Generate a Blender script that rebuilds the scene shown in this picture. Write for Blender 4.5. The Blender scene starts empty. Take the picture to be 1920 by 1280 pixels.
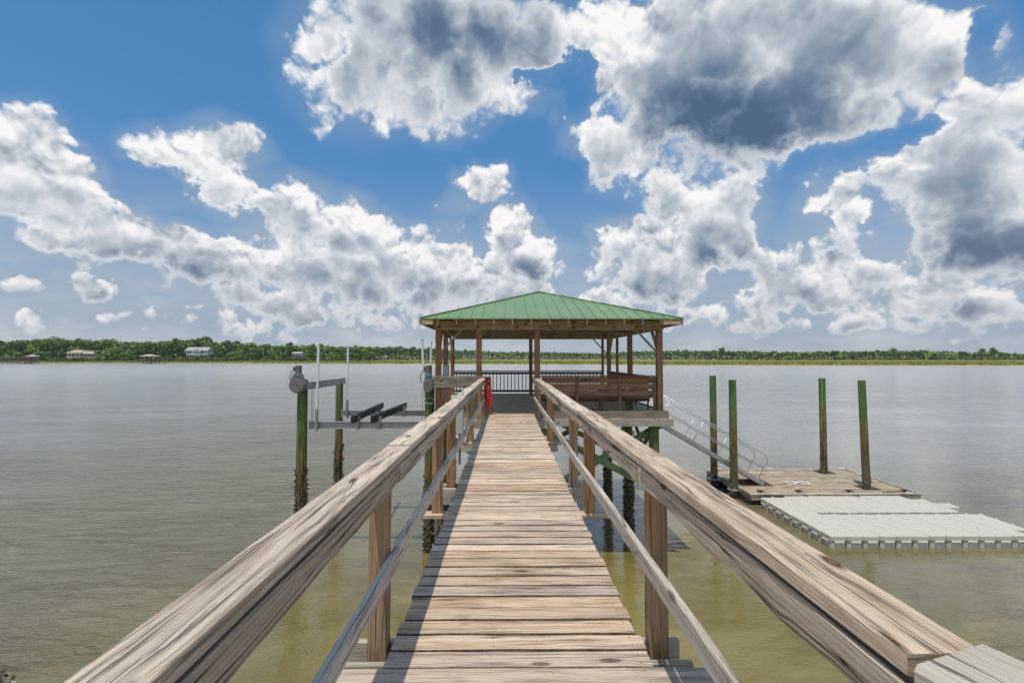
import bpy, math, random, os, sys
from mathutils import Vector, Matrix
random.seed(7)
D = bpy.data
scene = bpy.context.scene
COL = scene.collection
R = math.radians

# ---------------------------------------------------------------- camera
CAMZ = 1.5
cam_d = D.cameras.new('camera'); cam = D.objects.new('camera', cam_d); COL.objects.link(cam)
cam_d.sensor_width = 36; cam_d.lens = 16.875; cam_d.clip_start = 0.05; cam_d.clip_end = 20000
cam.location = (0, 0, CAMZ); cam.rotation_euler = (R(90 + 2.04), 0, R(-0.57))
scene.camera = cam

# ---------------------------------------------------------------- node helper
class NT:
    def __init__(s, tree): s.t = tree; s.n = tree.nodes; s.l = tree.links
    def node(s, kind, props=None, ins=None):
        n = s.n.new(kind)
        for k, v in (props or {}).items(): setattr(n, k, v)
        for k, v in (ins or {}).items(): s.put(n.inputs[k], v)
        return n
    def put(s, sock, v):
        if isinstance(v, bpy.types.NodeSocket): s.l.new(v, sock)
        elif v is not None: sock.default_value = v
    def m(s, op, a, b=None, c=None, clamp=False):
        n = s.n.new('ShaderNodeMath'); n.operation = op; n.use_clamp = clamp
        for i, v in enumerate((a, b, c)):
            if v is not None: s.put(n.inputs[i], v)
        return n.outputs[0]
    def vm(s, op, a, b=None, scale=None, out=0):
        n = s.n.new('ShaderNodeVectorMath'); n.operation = op
        s.put(n.inputs[0], a)
        if b is not None: s.put(n.inputs[1], b)
        if scale is not None: s.put(n.inputs['Scale'], scale)
        return n.outputs[out]
    def mr(s, v, a, b, c=0.0, d=1.0, smooth=False):
        n = s.n.new('ShaderNodeMapRange'); n.interpolation_type = 'SMOOTHSTEP' if smooth else 'LINEAR'
        s.put(n.inputs['Value'], v); s.put(n.inputs['From Min'], a); s.put(n.inputs['From Max'], b)
        s.put(n.inputs['To Min'], c); s.put(n.inputs['To Max'], d)
        return n.outputs['Result']
    def mix(s, f, a, b, mode='MIX'):
        n = s.n.new('ShaderNodeMix'); n.data_type = 'RGBA'; n.blend_type = mode
        s.put(n.inputs['Factor'], f)
        s.put(n.inputs[6], a if isinstance(a, bpy.types.NodeSocket) else (*a, 1)[:4])
        s.put(n.inputs[7], b if isinstance(b, bpy.types.NodeSocket) else (*b, 1)[:4])
        return n.outputs[2]
    def noise(s, vec, scale, detail=3, rough=.5, dist=0.0, dim='3D', out=0, **kw):
        n = s.n.new('ShaderNodeTexNoise'); n.noise_dimensions = dim
        for k, v in kw.items(): setattr(n, k, v)
        s.put(n.inputs['Vector'], vec); s.put(n.inputs['Scale'], scale)
        n.inputs['Detail'].default_value = detail; n.inputs['Roughness'].default_value = rough
        n.inputs['Distortion'].default_value = dist
        return n.outputs[out]
    def voro(s, vec, scale, dim='3D', out='Distance', feature='F1', rnd=1.0, detail=0.0, rough=.5, smooth=None):
        n = s.n.new('ShaderNodeTexVoronoi'); n.voronoi_dimensions = dim; n.feature = feature
        s.put(n.inputs['Vector'], vec); s.put(n.inputs['Scale'], scale); n.inputs['Randomness'].default_value = rnd
        n.inputs['Detail'].default_value = detail; n.inputs['Roughness'].default_value = rough
        if smooth is not None: n.inputs['Smoothness'].default_value = smooth
        return n.outputs[out]
    def comb(s, x, y, z):
        n = s.n.new('ShaderNodeCombineXYZ')
        for i, v in enumerate((x, y, z)): s.put(n.inputs[i], v)
        return n.outputs[0]
    def sep(s, v):
        n = s.n.new('ShaderNodeSeparateXYZ'); s.put(n.inputs[0], v); return n.outputs
    def ramp(s, f, stops, interp='LINEAR'):
        n = s.n.new('ShaderNodeValToRGB'); s.put(n.inputs[0], f); cr = n.color_ramp; cr.interpolation = interp
        while len(cr.elements) < len(stops): cr.elements.new(.5)
        for e, (p, c) in zip(cr.elements, stops):
            e.position = p; e.color = (*c, 1) if len(c) == 3 else c
        return n.outputs[0]

# ---------------------------------------------------------------- sun and sky
SUN_DIR = Vector((-0.115, -0.26, 1.0)).normalized()
SUN_EL = math.asin(SUN_DIR.z); SUN_ROT = math.atan2(SUN_DIR.x, SUN_DIR.y)
sl = D.lights.new('sun', 'SUN'); sl.energy = 3.4; sl.angle = R(0.5); sl.color = (1.0, .94, .84)
so = D.objects.new('sun', sl); COL.objects.link(so); so.location = (-20, -40, 150)
so.rotation_euler = SUN_DIR.to_track_quat('Z', 'Y').to_euler()

world = D.worlds.new('World'); scene.world = world; world.use_nodes = True
world.cycles.sampling_method = 'MANUAL'; world.cycles.sample_map_resolution = 256
def build_sky():
    t = NT(world.node_tree); t.n.clear()
    out = t.n.new('ShaderNodeOutputWorld'); bg = t.n.new('ShaderNodeBackground'); t.l.new(bg.outputs[0], out.inputs[0])
    sky = t.node('ShaderNodeTexSky', dict(sky_type='NISHITA', sun_disc=False, sun_elevation=SUN_EL, sun_rotation=SUN_ROT,
                                          altitude=0, air_density=1.0, dust_density=1.2, ozone_density=1.6))
    dirv = t.n.new('ShaderNodeTexCoord').outputs['Generated']
    x, y, z = t.sep(dirv)
    ym = t.m('MAXIMUM', y, .12)
    front = t.mr(y, .1, .3, smooth=True)
    gx = t.m('DIVIDE', x, ym); gz = t.m('DIVIDE', z, ym)
    # feature size shrinks towards the horizon
    zc = t.m('MAXIMUM', z, 0)
    sc = t.mr(zc, 0.0, .5, 1.9, 1.0, smooth=True)
    wv = t.noise(dirv, 16.0, 3, .55, out='Color')
    dw = t.vm('ADD', dirv, t.vm('SCALE', t.vm('SUBTRACT', wv, (.5, .5, .5)), scale=.045))
    f1 = t.mr(zc, .05, .4, .35, .75); f2 = t.mr(zc, .05, .4, .65, .25)
    def puffs(offz):
        d = t.vm('ADD', dw, (0, 0, offz)) if offz else dw
        v1 = t.voro(d, 11.0, detail=3.0, rough=.52); v2 = t.voro(d, 24.0, detail=2.0, rough=.55)
        return v1, t.m('ADD', t.m('MULTIPLY', v1, f1), t.m('MULTIPLY', v2, f2))
    va0, V0 = puffs(0); va1, V1 = puffs(.011)
    va2 = t.voro(t.vm('ADD', dw, (0, 0, .035)), 11.0, detail=3.0, rough=.52)
    fine = t.m('SUBTRACT', t.noise(dirv, 60.0, 4, .6), .5)
    big = t.noise(dirv, 7.0, 2, .5)
    N0 = t.m('ADD', t.m('ADD', t.m('SUBTRACT', .60, V0), t.m('MULTIPLY', fine, .28)), t.m('MULTIPLY', t.m('SUBTRACT', big, .5), .55))
    wc = t.noise(dirv, 9.0, 4, .55, out='Color')
    W = t.vm('SCALE', t.vm('SUBTRACT', wc, (.5, .5, .5)), scale=.10)
    P = t.vm('ADD', t.comb(gx, gz, 0), W)
    # cloud banks: centre x, centre y, half width, half height (pixels of the photo turned to tangents), turn, weight, greyness, lit-top strength
    C = [
     (700, 60, 165, 165, 0, 1.05, .50, .0), (830, 70, 240, 130, 0, 1.2, .80, -.1), (840, 160, 110, 90, 0, 1.0, .66, -.1), (980, 60, 120, 110, 0, 1.0, .55, 0), (965, 165, 70, 42, 10, .75, .1, .3),
     (600, 60, 70, 100, 0, .8, .08, 0),
     (1170, 80, 130, 130, 0, 1.1, .03, .1), (1330, 90, 230, 170, 0, 1.2, .42, .1), (1580, 60, 260, 150, -5, 1.2, .45, .1), (1400, 205, 270, 135, 8, 1.35, 1.0, .1), (1560, 170, 230, 110, 20, 1.1, .62, .1), (1790, 90, 130, 120, 25, .95, .3, .1), (1850, 60, 100, 110, 25, .75, .15, .1),
     (1125, 235, 75, 75, 0, .95, .04, .5), (1170, 300, 90, 70, -35, .95, .10, .5), (1250, 350, 110, 70, -25, 1.0, .22, .6), (1390, 380, 90, 80, 0, 1.0, .42, .7), (1350, 455, 105, 60, 5, 1.0, .55, .7),
     (1215, 465, 105, 60, -15, 1.0, .15, .9), (1235, 525, 120, 55, -10, 1.0, .32, 1.0),
     (1165, 440, 50, 40, 0, .7, .05, .6),
     (1575, 385, 82, 72, 0, 1.05, .08, .8), (1560, 450, 110, 60, 0, .85, .45, .7), (1500, 515, 130, 60, -15, .95, .18, .9), (1660, 495, 80, 45, 0, .7, .22, .7), (1450, 560, 90, 45, 0, .75, .35, .6),
     (1700, 310, 125, 55, -5, .95, .12, .7), (1830, 330, 190, 140, 0, 1.15, .44, .35), (1880, 450, 190, 85, 0, 1.1, .72, .3), (1850, 210, 150, 85, 15, 1.0, .40, .5), (1940, 190, 100, 100, 0, .9, .3, .5),
     (1800, 560, 150, 55, -6, .85, .28, .7), (1660, 570, 110, 40, -6, .6, .3, .6), 
     (20, 300, 90, 110, -40, .95, .10, .6), (130, 350, 130, 70, -22, 1.0, .25, .9), (40, 370, 120, 60, 0, .95, .60, .7),
     (200, 440, 190, 75, -10, 1.0, .16, .8), (360, 470, 120, 60, -20, .95, .25, .9), (310, 420, 90, 50, 0, .8, .1, .5),
     (390, 290, 110, 70, -8, 1.0, .04, .6), (290, 275, 70, 40, -20, .7, .02, .3), (440, 360, 110, 75, -20, .9, .16, .5), (560, 410, 145, 80, -28, 1.0, .18, .8), (660, 440, 120, 65, -20, 1.0, .28, 1.0),
     (480, 480, 110, 60, -25, .85, .2, .8), (620, 510, 190, 60, -8, .9, .30, .9), (780, 500, 160, 70, 0, .9, .22, .8), (860, 540, 160, 60, 0, .85, .3, .8), (400, 545, 70, 30, 0, .45, .7, .3), (580, 590, 180, 38, 0, .6, .3, .7),
     (892, 350, 64, 46, 10, .95, .03, .4), (845, 388, 55, 32, 0, .8, .08, .4), (960, 440, 62, 70, 15, .95, .04, .7), (1005, 485, 82, 52, -10, 1.05, .20, 1.0), (960, 560, 190, 45, 0, .8, .3, .8), (1130, 565, 90, 35, 0, .7, .2, .7),
     (190, 545, 65, 34, -22, .72, .18, .9), (40, 535, 70, 24, 0, .6, .15, .8), (130, 262, 38, 14, -15, .55, .05, .3), (70, 470, 70, 30, 0, .5, .15, .6),
     (330, 590, 110, 26, 0, .5, .4, .6), (700, 600, 170, 28, 0, .55, .3, .7), (1450, 600, 160, 26, 0, .55, .35, .6), (1800, 610, 150, 24, 0, .5, .35, .6), (500, 560, 100, 40, -10, .75, .3, .9), (690, 555, 120, 40, 0, .8, .3, .9), (1560, 545, 100, 35, 0, .8, .2, .9),
     (80, 600, 60, 20, 0, .4, .2, .5), (230, 610, 70, 18, 0, .4, .3, .5), (430, 610, 90, 22, 0, .5, .3, .6), (560, 550, 80, 34, 0, .7, .2, .9), (640, 575, 90, 26, 0, .6, .25, .9), (860, 585, 100, 26, 0, .6, .25, .9), (1290, 585, 110, 24, 0, .6, .3, .8), (1390, 545, 50, 30, 0, .6, .15, .8), (1640, 600, 120, 24, 0, .6, .3, .8), (1870, 560, 80, 30, 0, .6, .3, .8),
     (1035, 200, 14, 22, 0, .5, .05, .3), (1520, 320, 45, 25, -20, .55, .05, .4),
    ]
    B = None; S = None; T = None
    for cx, cy, rx, ry, rot, w, dk, lit in C:
        if cy > 430: w = w * 1.12 + .12; ry *= 1.08
        mp = t.n.new('ShaderNodeMapping'); mp.vector_type = 'TEXTURE'
        if T is None: Pi = P
        else:                                   # negligible term: makes Cycles evaluate the banks one after another (stack size)
            va = t.n.new('ShaderNodeVectorMath'); va.operation = 'MULTIPLY_ADD'
            t.put(va.inputs[0], T); va.inputs[1].default_value = (1e-7,) * 3; t.put(va.inputs[2], P); Pi = va.outputs[0]
        t.put(mp.inputs['Vector'], Pi)
        k = 1.36
        mp.inputs['Location'].default_value = ((cx - 951) / 900, (672 - cy) / 900, 0)
        mp.inputs['Rotation'].default_value = (0, 0, R(rot)); mp.inputs['Scale'].default_value = (rx * k / 900, ry * k / 900, 1)
        p = mp.outputs[0]
        d2 = t.vm('DOT_PRODUCT', p, p, out=1)
        b = t.m('MULTIPLY', t.m('SUBTRACT', 1.0, d2, clamp=True), w)
        py = t.sep(p)[1]
        dark = t.m('MULTIPLY_ADD', py, -1.8 * lit, dk + .14 * lit, clamp=True)
        b2 = t.m('POWER', b, 2.4)
        B = b if B is None else t.m('MAXIMUM', B, b)
        S = b2 if S is None else t.m('ADD', S, b2)
        bd = t.m('MULTIPLY', b2, dark)
        T = bd if T is None else t.m('ADD', T, bd)
    dark = t.m('DIVIDE', T, t.m('MAXIMUM', S, .0001))
    # gaps of open sky between the banks
    wc2 = t.noise(dirv, 14.0, 4, .62, out='Color')
    P2 = t.vm('ADD', P, t.vm('SCALE', t.vm('SUBTRACT', wc2, (.5, .5, .5)), scale=.16))
    for cx, cy, rx, ry, rot, w in [(335, 378, 110, 30, -22, 1.2), (150, 500, 120, 22, -5, .7), (60, 420, 60, 16, 0, .5), (500, 322, 40, 22, -20, .5), (1275, 275, 32, 26, 0, .7), (1490, 300, 60, 40, 0, .7), (1620, 275, 110, 26, 14, .9), (1745, 235, 60, 22, 12, .9),
                                   (1490, 420, 42, 60, 30, .8), (1090, 130, 34, 45, 30, 1.1), (1010, 130, 26, 16, 0, .8), (1880, 55, 40, 40, 40, .9), (865, 445, 34, 20, 0, .6), (1665, 425, 26, 45, 0, .6), (625, 80, 18, 22, 0, .5),
                                   (1068, 400, 22, 110, 0, .6), (1180, 380, 40, 40, 0, .7), (1380, 520, 30, 45, 0, .5), (760, 380, 60, 50, 0, .6), (900, 420, 20, 30, 0, .4), (240, 470, 0.1, .1, 0, 0)]:
        mp = t.n.new('ShaderNodeMapping'); mp.vector_type = 'TEXTURE'
        va = t.n.new('ShaderNodeVectorMath'); va.operation = 'MULTIPLY_ADD'
        t.put(va.inputs[0], B); va.inputs[1].default_value = (1e-7,) * 3; t.put(va.inputs[2], P2)
        t.put(mp.inputs['Vector'], va.outputs[0])
        mp.inputs['Location'].default_value = ((cx - 951) / 900, (672 - cy) / 900, 0)
        mp.inputs['Rotation'].default_value = (0, 0, R(rot)); mp.inputs['Scale'].default_value = (rx * 1.75 / 900, ry * 1.75 / 900, 1)
        d2 = t.vm('DOT_PRODUCT', mp.outputs[0], mp.outputs[0], out=1)
        B = t.m('MULTIPLY_ADD', t.m('SUBTRACT', 1.0, d2, clamp=True), -w * .6, B)
    B = t.m('MAXIMUM', B, -.5)
    # the part of the sky nobody sees in the photograph: same kind of scattered cumulus
    gen = t.mr(t.noise(dirv, 2.6, 3, .5), .42, .68, 0, 1.0)
    g = t.m('MULTIPLY', front, t.mr(t.m('ABSOLUTE', gx), 1.2, 1.5, 1, 0))
    Bm = t.m('ADD', t.m('MULTIPLY', B, g), t.m('MULTIPLY', gen, t.m('SUBTRACT', 1.0, g)))
    dens = t.m('MULTIPLY_ADD', N0, t.mr(zc, .1, .4, 1.0, .8), t.m('SUBTRACT', Bm, t.mr(zc, .08, .3, .10, .0)))
    present = t.mr(Bm, -.25, -.05)
    dens = t.m('ADD', dens, t.mr(zc, .02, .2, .19, 0))
    al = t.m('MULTIPLY', t.mr(dens, t.mr(zc, .1, .5, .13, .14), t.mr(dark, .1, .7, .36, .52), smooth=True), present)
    # self shading: thicker above -> darker, thin rims bright
    r1 = t.m('MULTIPLY_ADD', fine, .15, t.m('SUBTRACT', V1, V0)); r2 = t.m('SUBTRACT', va2, va0)
    relief = t.m('ADD', t.m('MULTIPLY', r1, .95), t.m('MULTIPLY', r2, .34))
    core = t.mr(dens, .15, 1.15, smooth=True)
    lum = t.m('SUBTRACT', .835, t.m('MULTIPLY', dark, t.m('MULTIPLY_ADD', core, .92, .14)))
    rk = t.m('MULTIPLY', t.mr(dark, .2, .7, .95, .10), t.mr(core, .2, 1.0, 1.15, .75))
    lum = t.m('ADD', lum, t.m('MULTIPLY', relief, rk))
    lum = t.m('ADD', lum, t.m('MULTIPLY', t.m('SUBTRACT', 1.0, core), t.mr(dark, 0, .8, .07, .22)))
    lum = t.m('ADD', lum, t.m('MULTIPLY', t.m('SUBTRACT', big, .5), t.mr(dark, .2, .9, 0, .5)))
    cc = t.ramp(lum, [(0.0, (.085, .15, .25)), (.20, (.17, .25, .36)), (.42, (.34, .41, .50)), (.62, (.54, .59, .66)), (.80, (.80, .82, .85)), (.97, (1.03, 1.02, 1.01))])
    # low clouds are seen through more air and are warmer and dimmer
    lowf = t.mr(zc, 0, .22, .7, 0)
    cc = t.mix(lowf, cc, t.mix(.5, cc, (.60, .57, .60)))
    cc = t.vm('SCALE', cc, scale=9.2)
    base = t.mix(1.0, sky.outputs[0], (.62, .86, 1.12), 'MULTIPLY')
    gr = t.ramp(zc, [(0.0, (.46, .50, .56)), (.08, (.40, .47, .56)), (.20, (.24, .39, .57)), (.36, (.085, .27, .56)), (.62, (.065, .245, .50))])
    base = t.mix(.75, base, t.vm('SCALE', gr, scale=10.0))
    # thin veil in the low sky
    veil = t.m('MULTIPLY', t.mr(t.noise(t.vm('MULTIPLY', dirv, (1, 1, 3)), 6.0, 4, .6), .36, .64), t.mr(zc, .02, .30, .85, .0))
    base = t.mix(veil, base, (5.9, 6.1, 6.5))
    murk = t.m('MULTIPLY', t.mr(Bm, -.1, .8, smooth=True), t.mr(zc, .12, .5, .85, .3))
    base = t.mix(murk, base, (3.4, 4.3, 5.4))
    colr = t.mix(al, base, cc)
    below = t.mr(z, -.02, 0.0)
    colr = t.mix(below, (2.2, 2.3, 2.2), colr)
    t.l.new(colr, bg.inputs[0]); bg.inputs[1].default_value = .1
build_sky()
vs = scene.view_settings
vs.view_transform = 'Standard'; vs.look = 'None'; vs.exposure = 0; vs.gamma = 1

# ---------------------------------------------------------------- materials
def new_mat(name):
    m = D.materials.new(name); m.use_nodes = True
    t = NT(m.node_tree); t.n.clear()
    o = t.n.new('ShaderNodeOutputMaterial'); b = t.n.new('ShaderNodeBsdfPrincipled'); t.l.new(b.outputs[0], o.inputs[0])
    return m, t, b
def bump(t, b, h, strength, dist):
    n = t.node('ShaderNodeBump', ins={'Height': h, 'Strength': strength, 'Distance': dist}); t.l.new(n.outputs[0], b.inputs['Normal'])

def wood(name, pale, mid, dark, stain=(.10, .05, .025), stain_amt=.25, grain=1.0, knots=1.0, bstr=.9, crack=.8, patch=(.09, .085, .06), patch_amt=.25, bd=.0045, fine=1.0):
    m, t, b = new_mat(name)
    uv = t.n.new('ShaderNodeUVMap').outputs[0]
    rn = t.node('ShaderNodeAttribute', dict(attribute_name='rnd')).outputs['Fac']
    u, v, _ = t.sep(uv)
    # cathedral grain bending round knots
    kv = t.comb(t.m('MULTIPLY', u, 3.0), t.m('MULTIPLY', v, 8.5), t.m('MULTIPLY', rn, 53.0))
    vn = t.n.new('ShaderNodeTexVoronoi'); t.put(vn.inputs['Vector'], kv); vn.inputs['Scale'].default_value = 1; vn.inputs['Randomness'].default_value = .85
    kd = vn.outputs['Distance']; sel = t.mr(t.sep(vn.outputs['Color'])[0], .48, .52)
    kb = t.m('MULTIPLY', t.m('POWER', t.m('SUBTRACT', 1.0, t.m('MULTIPLY', kd, 1.6), clamp=True), 1.8), sel)
    slow = t.noise(t.comb(t.m('MULTIPLY', u, .9), t.m('MULTIPLY', v, 2.0), t.m('MULTIPLY', rn, 31.0)), 1.0, 2)
    f = t.m('ADD', v, t.m('ADD', t.m('MULTIPLY', kb, .030 * knots), t.m('ADD', t.m('MULTIPLY', slow, .022), t.m('MULTIPLY', t.noise(t.comb(t.m('MULTIPLY', u, 5.0), t.m('MULTIPLY', v, 14.0), t.m('MULTIPLY', rn, 71.0)), 1.0, 3), .016))))
    z = t.m('MULTIPLY', rn, 97.0)
    g1 = t.noise(t.comb(t.m('MULTIPLY', u, 2.6), t.m('MULTIPLY', f, 190 * grain), z), 1.0, 6, .72)
    g2 = t.noise(t.comb(t.m('MULTIPLY', u, 5.0), t.m('MULTIPLY', f, 330 * grain), z), 1.0, 3, .6)
    rings = t.m('SINE', t.m('MULTIPLY', f, 620 * grain)); rings = t.mr(rings, -1, 1, 0, 1)
    g = t.m('ADD', t.m('MULTIPLY', g1, .62), t.m('ADD', t.m('MULTIPLY', g2, .26 * fine), t.m('MULTIPLY', rings, .10)))
    col = t.ramp(g, [(.25, dark), (.38, mid), (.47, tuple((x + y) / 2 for x, y in zip(mid, pale))), (.57, pale)])
    blot = t.noise(t.comb(t.m('MULTIPLY', u, 2.2), t.m('MULTIPLY', v, 9), t.m('ADD', z, 3)), 1.0, 4, .6)
    col = t.mix(t.m('MULTIPLY', t.mr(blot, .50, .70), stain_amt), col, stain)
    blot2 = t.noise(t.comb(t.m('MULTIPLY', u, 1.1), t.m('MULTIPLY', v, 6), t.m('ADD', z, 11)), 1.0, 5, .65)
    col = t.mix(t.m('MULTIPLY', t.mr(blot2, .52, .68), patch_amt), col, patch)
    # drying cracks along the grain
    c1 = t.noise(t.comb(t.m('MULTIPLY', u, .7), t.m('MULTIPLY', f, 40 * grain), t.m('ADD', z, 5)), 1.0, 3, .5)
    cl = t.mr(t.m('ABSOLUTE', t.m('SUBTRACT', c1, .5)), .0, .030, 1, 0)
    cm = t.mr(t.noise(t.comb(t.m('MULTIPLY', u, 2.2), t.m('MULTIPLY', f, 14), t.m('ADD', z, 8)), 1.0, 2), .38, .55)
    cr = t.m('MULTIPLY', t.m('MULTIPLY', cl, cm), crack)
    col = t.mix(cr, col, (.022, .017, .013))
    # knot hearts
    kh = t.mr(kd, .12, .22, 1, 0, smooth=True)
    kr = t.mr(t.m('SINE', t.m('MULTIPLY', kd, 130)), -1, 1, 0, 1)
    kc = t.mix(kr, (.07, .035, .018), (.24, .14, .08))
    kh = t.m('MULTIPLY', kh, t.m('MULTIPLY', sel, min(1, knots)))
    col = t.mix(kh, col, kc)
    val = t.mr(rn, 0, 1, .82, 1.13)
    hs = t.node('ShaderNodeHueSaturation', ins={'Color': col, 'Value': val, 'Saturation': t.mr(t.m('FRACT', t.m('MULTIPLY', rn, 7.31)), 0, 1, .8, 1.15)})
    t.l.new(hs.outputs[0], b.inputs['Base Color'])
    b.inputs['Roughness'].default_value = .82; b.inputs['Specular IOR Level'].default_value = .25
    h = t.m('SUBTRACT', t.m('MULTIPLY', g, 1.0), t.m('MULTIPLY', cr, 1.3))
    h = t.m('SUBTRACT', h, t.m('MULTIPLY', kh, t.m('MULTIPLY', kr, .35)))
    bump(t, b, h, bstr, bd)
    return m

def simple(name, col, rough=.5, metal=0.0, var=.12, scale=8.0, bstr=.0, bscale=60, spec=.5, col2=None, dirt=0.0):
    m, t, b = new_mat(name)
    ob = t.n.new('ShaderNodeTexCoord').outputs['Object']
    n = t.noise(ob, scale, 5, .6)
    lo = tuple(c * (1 - var) for c in col) if col2 is None else col2
    hi = tuple(min(1, c * (1 + var)) for c in col)
    c = t.mix(t.mr(n, .35, .65), lo, hi)
    if dirt:
        c = t.mix(t.m('MULTIPLY', t.mr(t.noise(ob, scale * 2.3, 6, .7), .5, .72), dirt), c, tuple(x * .35 for x in col))
    t.l.new(c, b.inputs['Base Color'])
    b.inputs['Roughness'].default_value = rough; b.inputs['Metallic'].default_value = metal; b.inputs['Specular IOR Level'].default_value = spec
    if bstr: bump(t, b, t.noise(ob, bscale, 4, .6), bstr, .01)
    return m

M = {}
M['deck'] = wood('deck plank wood', (.80, .635, .48), (.52, .37, .255), (.16, .095, .06), stain=(.30, .155, .09), stain_amt=.6, grain=1.0, knots=.8, bstr=1.0, bd=.008, patch=(.22, .18, .13), patch_amt=.45, crack=.5)
M['rail'] = wood('silvered rail wood', (.80, .655, .50), (.53, .405, .295), (.15, .105, .07), stain=(.26, .15, .085), stain_amt=.6, grain=.95, knots=1.0, bstr=1.0, crack=.65, patch=(.21, .17, .115), patch_amt=.4, bd=.010)
M['fascia'] = wood('rail side wood', (.68, .56, .43), (.45, .35, .25), (.16, .115, .08), stain=(.15, .135, .06), stain_amt=.5, grain=.7, knots=1.1, bstr=1.0, crack=1.0, patch=(.17, .15, .07), patch_amt=.5, bd=.012)
M['midrail'] = wood('pale mid rail wood', (.66, .60, .52), (.44, .385, .32), (.15, .125, .10), stain=(.17, .12, .08), stain_amt=.4, grain=.8, knots=.7, bstr=.9)
M['post'] = wood('brown post wood', (.50, .31, .15), (.33, .175, .075), (.12, .058, .026), stain=(.40, .20, .075), stain_amt=.5, grain=.7, knots=.7, bstr=.7, patch=(.18, .15, .10), patch_amt=.4)
M['beam'] = wood('grey crossbeam wood', (.55, .50, .42), (.40, .35, .28), (.20, .17, .13), stain=(.22, .16, .10), stain_amt=.3, grain=.9, knots=.8, bstr=.6, crack=.6)
M['gpost'] = wood('dark gazebo post wood', (.42, .23, .125), (.26, .13, .068), (.09, .045, .025), stain=(.30, .21, .14), stain_amt=.5, grain=1.0, knots=.6, bstr=.6)
M['gbeam'] = wood('gazebo beam wood', (.64, .50, .31), (.45, .32, .18), (.17, .11, .06), stain=(.12, .07, .04), stain_amt=.6, grain=.7, knots=1.0, bstr=.6)
M['gfloor'] = wood('mossy floor board wood', (.70, .66, .48), (.50, .48, .32), (.22, .21, .13), stain=(.26, .29, .08), stain_amt=.5, grain=.8, knots=.5, bstr=.5, patch=(.28, .29, .10), patch_amt=.6)
M['bench'] = wood('red brown bench wood', (.48, .23, .11), (.30, .125, .055), (.09, .04, .022), stain=(.16, .075, .04), stain_amt=.6, grain=.7, knots=.9, bstr=.6)
M['benchdark'] = wood('dark bench frame wood', (.28, .19, .125), (.165, .105, .07), (.06, .04, .027), grain=.9, knots=.5, bstr=.6)
M['rim'] = wood('weathered rim board wood', (.36, .31, .24), (.22, .18, .135), (.09, .07, .05), stain=(.10, .07, .045), stain_amt=.6, grain=.6, knots=1.0, bstr=.7)
M['brace'] = wood('green brace wood', (.26, .36, .17), (.15, .23, .10), (.06, .09, .04), stain=(.14, .11, .05), stain_amt=.5, grain=.8, knots=.5, bstr=.5)
M['fdeck'] = wood('floating dock plank wood', (.55, .45, .33), (.38, .29, .19), (.16, .12, .075), stain=(.17, .11, .05), stain_amt=.8, grain=.7, knots=.5, bstr=.6, patch=(.14, .12, .05), patch_amt=.8)
M['pale'] = wood('pale new board wood', (.60, .54, .43), (.45, .395, .30), (.22, .185, .13), stain=(.25, .22, .13), stain_amt=.4, grain=.6, knots=.6, bstr=1.0)
M['black'] = simple('black rubber and gap shadow', (.018, .017, .018), .6, var=.3, bstr=.3)
M['baluster'] = simple('dark baluster paint', (.035, .026, .022), .6, var=.3)
M['nail'] = simple('rusty nail', (.05, .03, .02), .7)
M['grime'] = simple('mildewed plank edge', (.085, .062, .044), .9, var=.5, scale=20)
M['alu'] = simple('brushed aluminium', (.58, .58, .56), .42, metal=.85, var=.08, scale=3, dirt=.25)
M['galv'] = simple('galvanised beam', (.40, .40, .39), .5, metal=.55, var=.15, scale=4, dirt=.35)
M['pvc'] = simple('white plastic pipe', (.80, .80, .78), .35, var=.03, dirt=.12)
M['grey'] = simple('grey moulded housing', (.15, .145, .135), .5, var=.08, bstr=.1)
M['greybox'] = simple('grey enamel box', (.42, .46, .45), .4, var=.05, dirt=.2)
M['teal'] = simple('teal sticker', (.02, .22, .30), .35)
M['red'] = simple('red hose rubber', (.50, .045, .025), .38, var=.2, scale=3)
M['rope'] = simple('white rope', (.72, .70, .64), .8, var=.1, bstr=.4, bscale=120)
M['navy'] = simple('dark blue rope', (.02, .03, .06), .8, var=.2, bstr=.4, bscale=120)
M['float'] = simple('pale grey plastic', (.57, .545, .48), .55, var=.07, scale=1.3, dirt=.25, bstr=.1, bscale=30)
M['shell'] = simple('oyster shell', (.15, .12, .09), .7, var=.9, scale=40, col2=(.012, .010, .008), bstr=.4, bscale=90)
M['cloth'] = simple('grey cable', (.12, .12, .12), .6)
M['white'] = simple('white painted siding', (.50, .51, .52), .6, var=.05, scale=.3)
M['tan'] = simple('tan stucco', (.50, .42, .33), .7, var=.1, scale=.2)
M['shingle'] = simple('grey shingle', (.36, .35, .345), .8, var=.12, scale=.4)
M['shingletan'] = simple('tan shingle', (.42, .34, .27), .8, var=.12, scale=.4)
M['window'] = simple('dark window glass', (.03, .04, .05), .1)
M['farwood'] = simple('far pier wood', (.15, .115, .085), .8, var=.3, scale=.5)
M['trunk'] = simple('tree bark', (.11, .085, .065), .9, var=.3, scale=.5)

def roof_mat():
    m, t, b = new_mat('green standing seam metal')
    ob = t.n.new('ShaderNodeTexCoord').outputs['Object']
    n = t.noise(ob, 1.3, 5, .6); n2 = t.noise(ob, 14, 4, .6)
    c = t.mix(t.mr(n, .3, .7), (.165, .275, .125), (.21, .325, .155))
    c = t.mix(t.m('MULTIPLY', t.mr(n2, .55, .75), .35), c, (.26, .38, .20))
    t.l.new(c, b.inputs['Base Color']); b.inputs['Roughness'].default_value = .42; b.inputs['Metallic'].default_value = 0.15
    bump(t, b, t.noise(ob, 3.0, 2), .15, .02)
    return m
M['roof'] = roof_mat()

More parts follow.
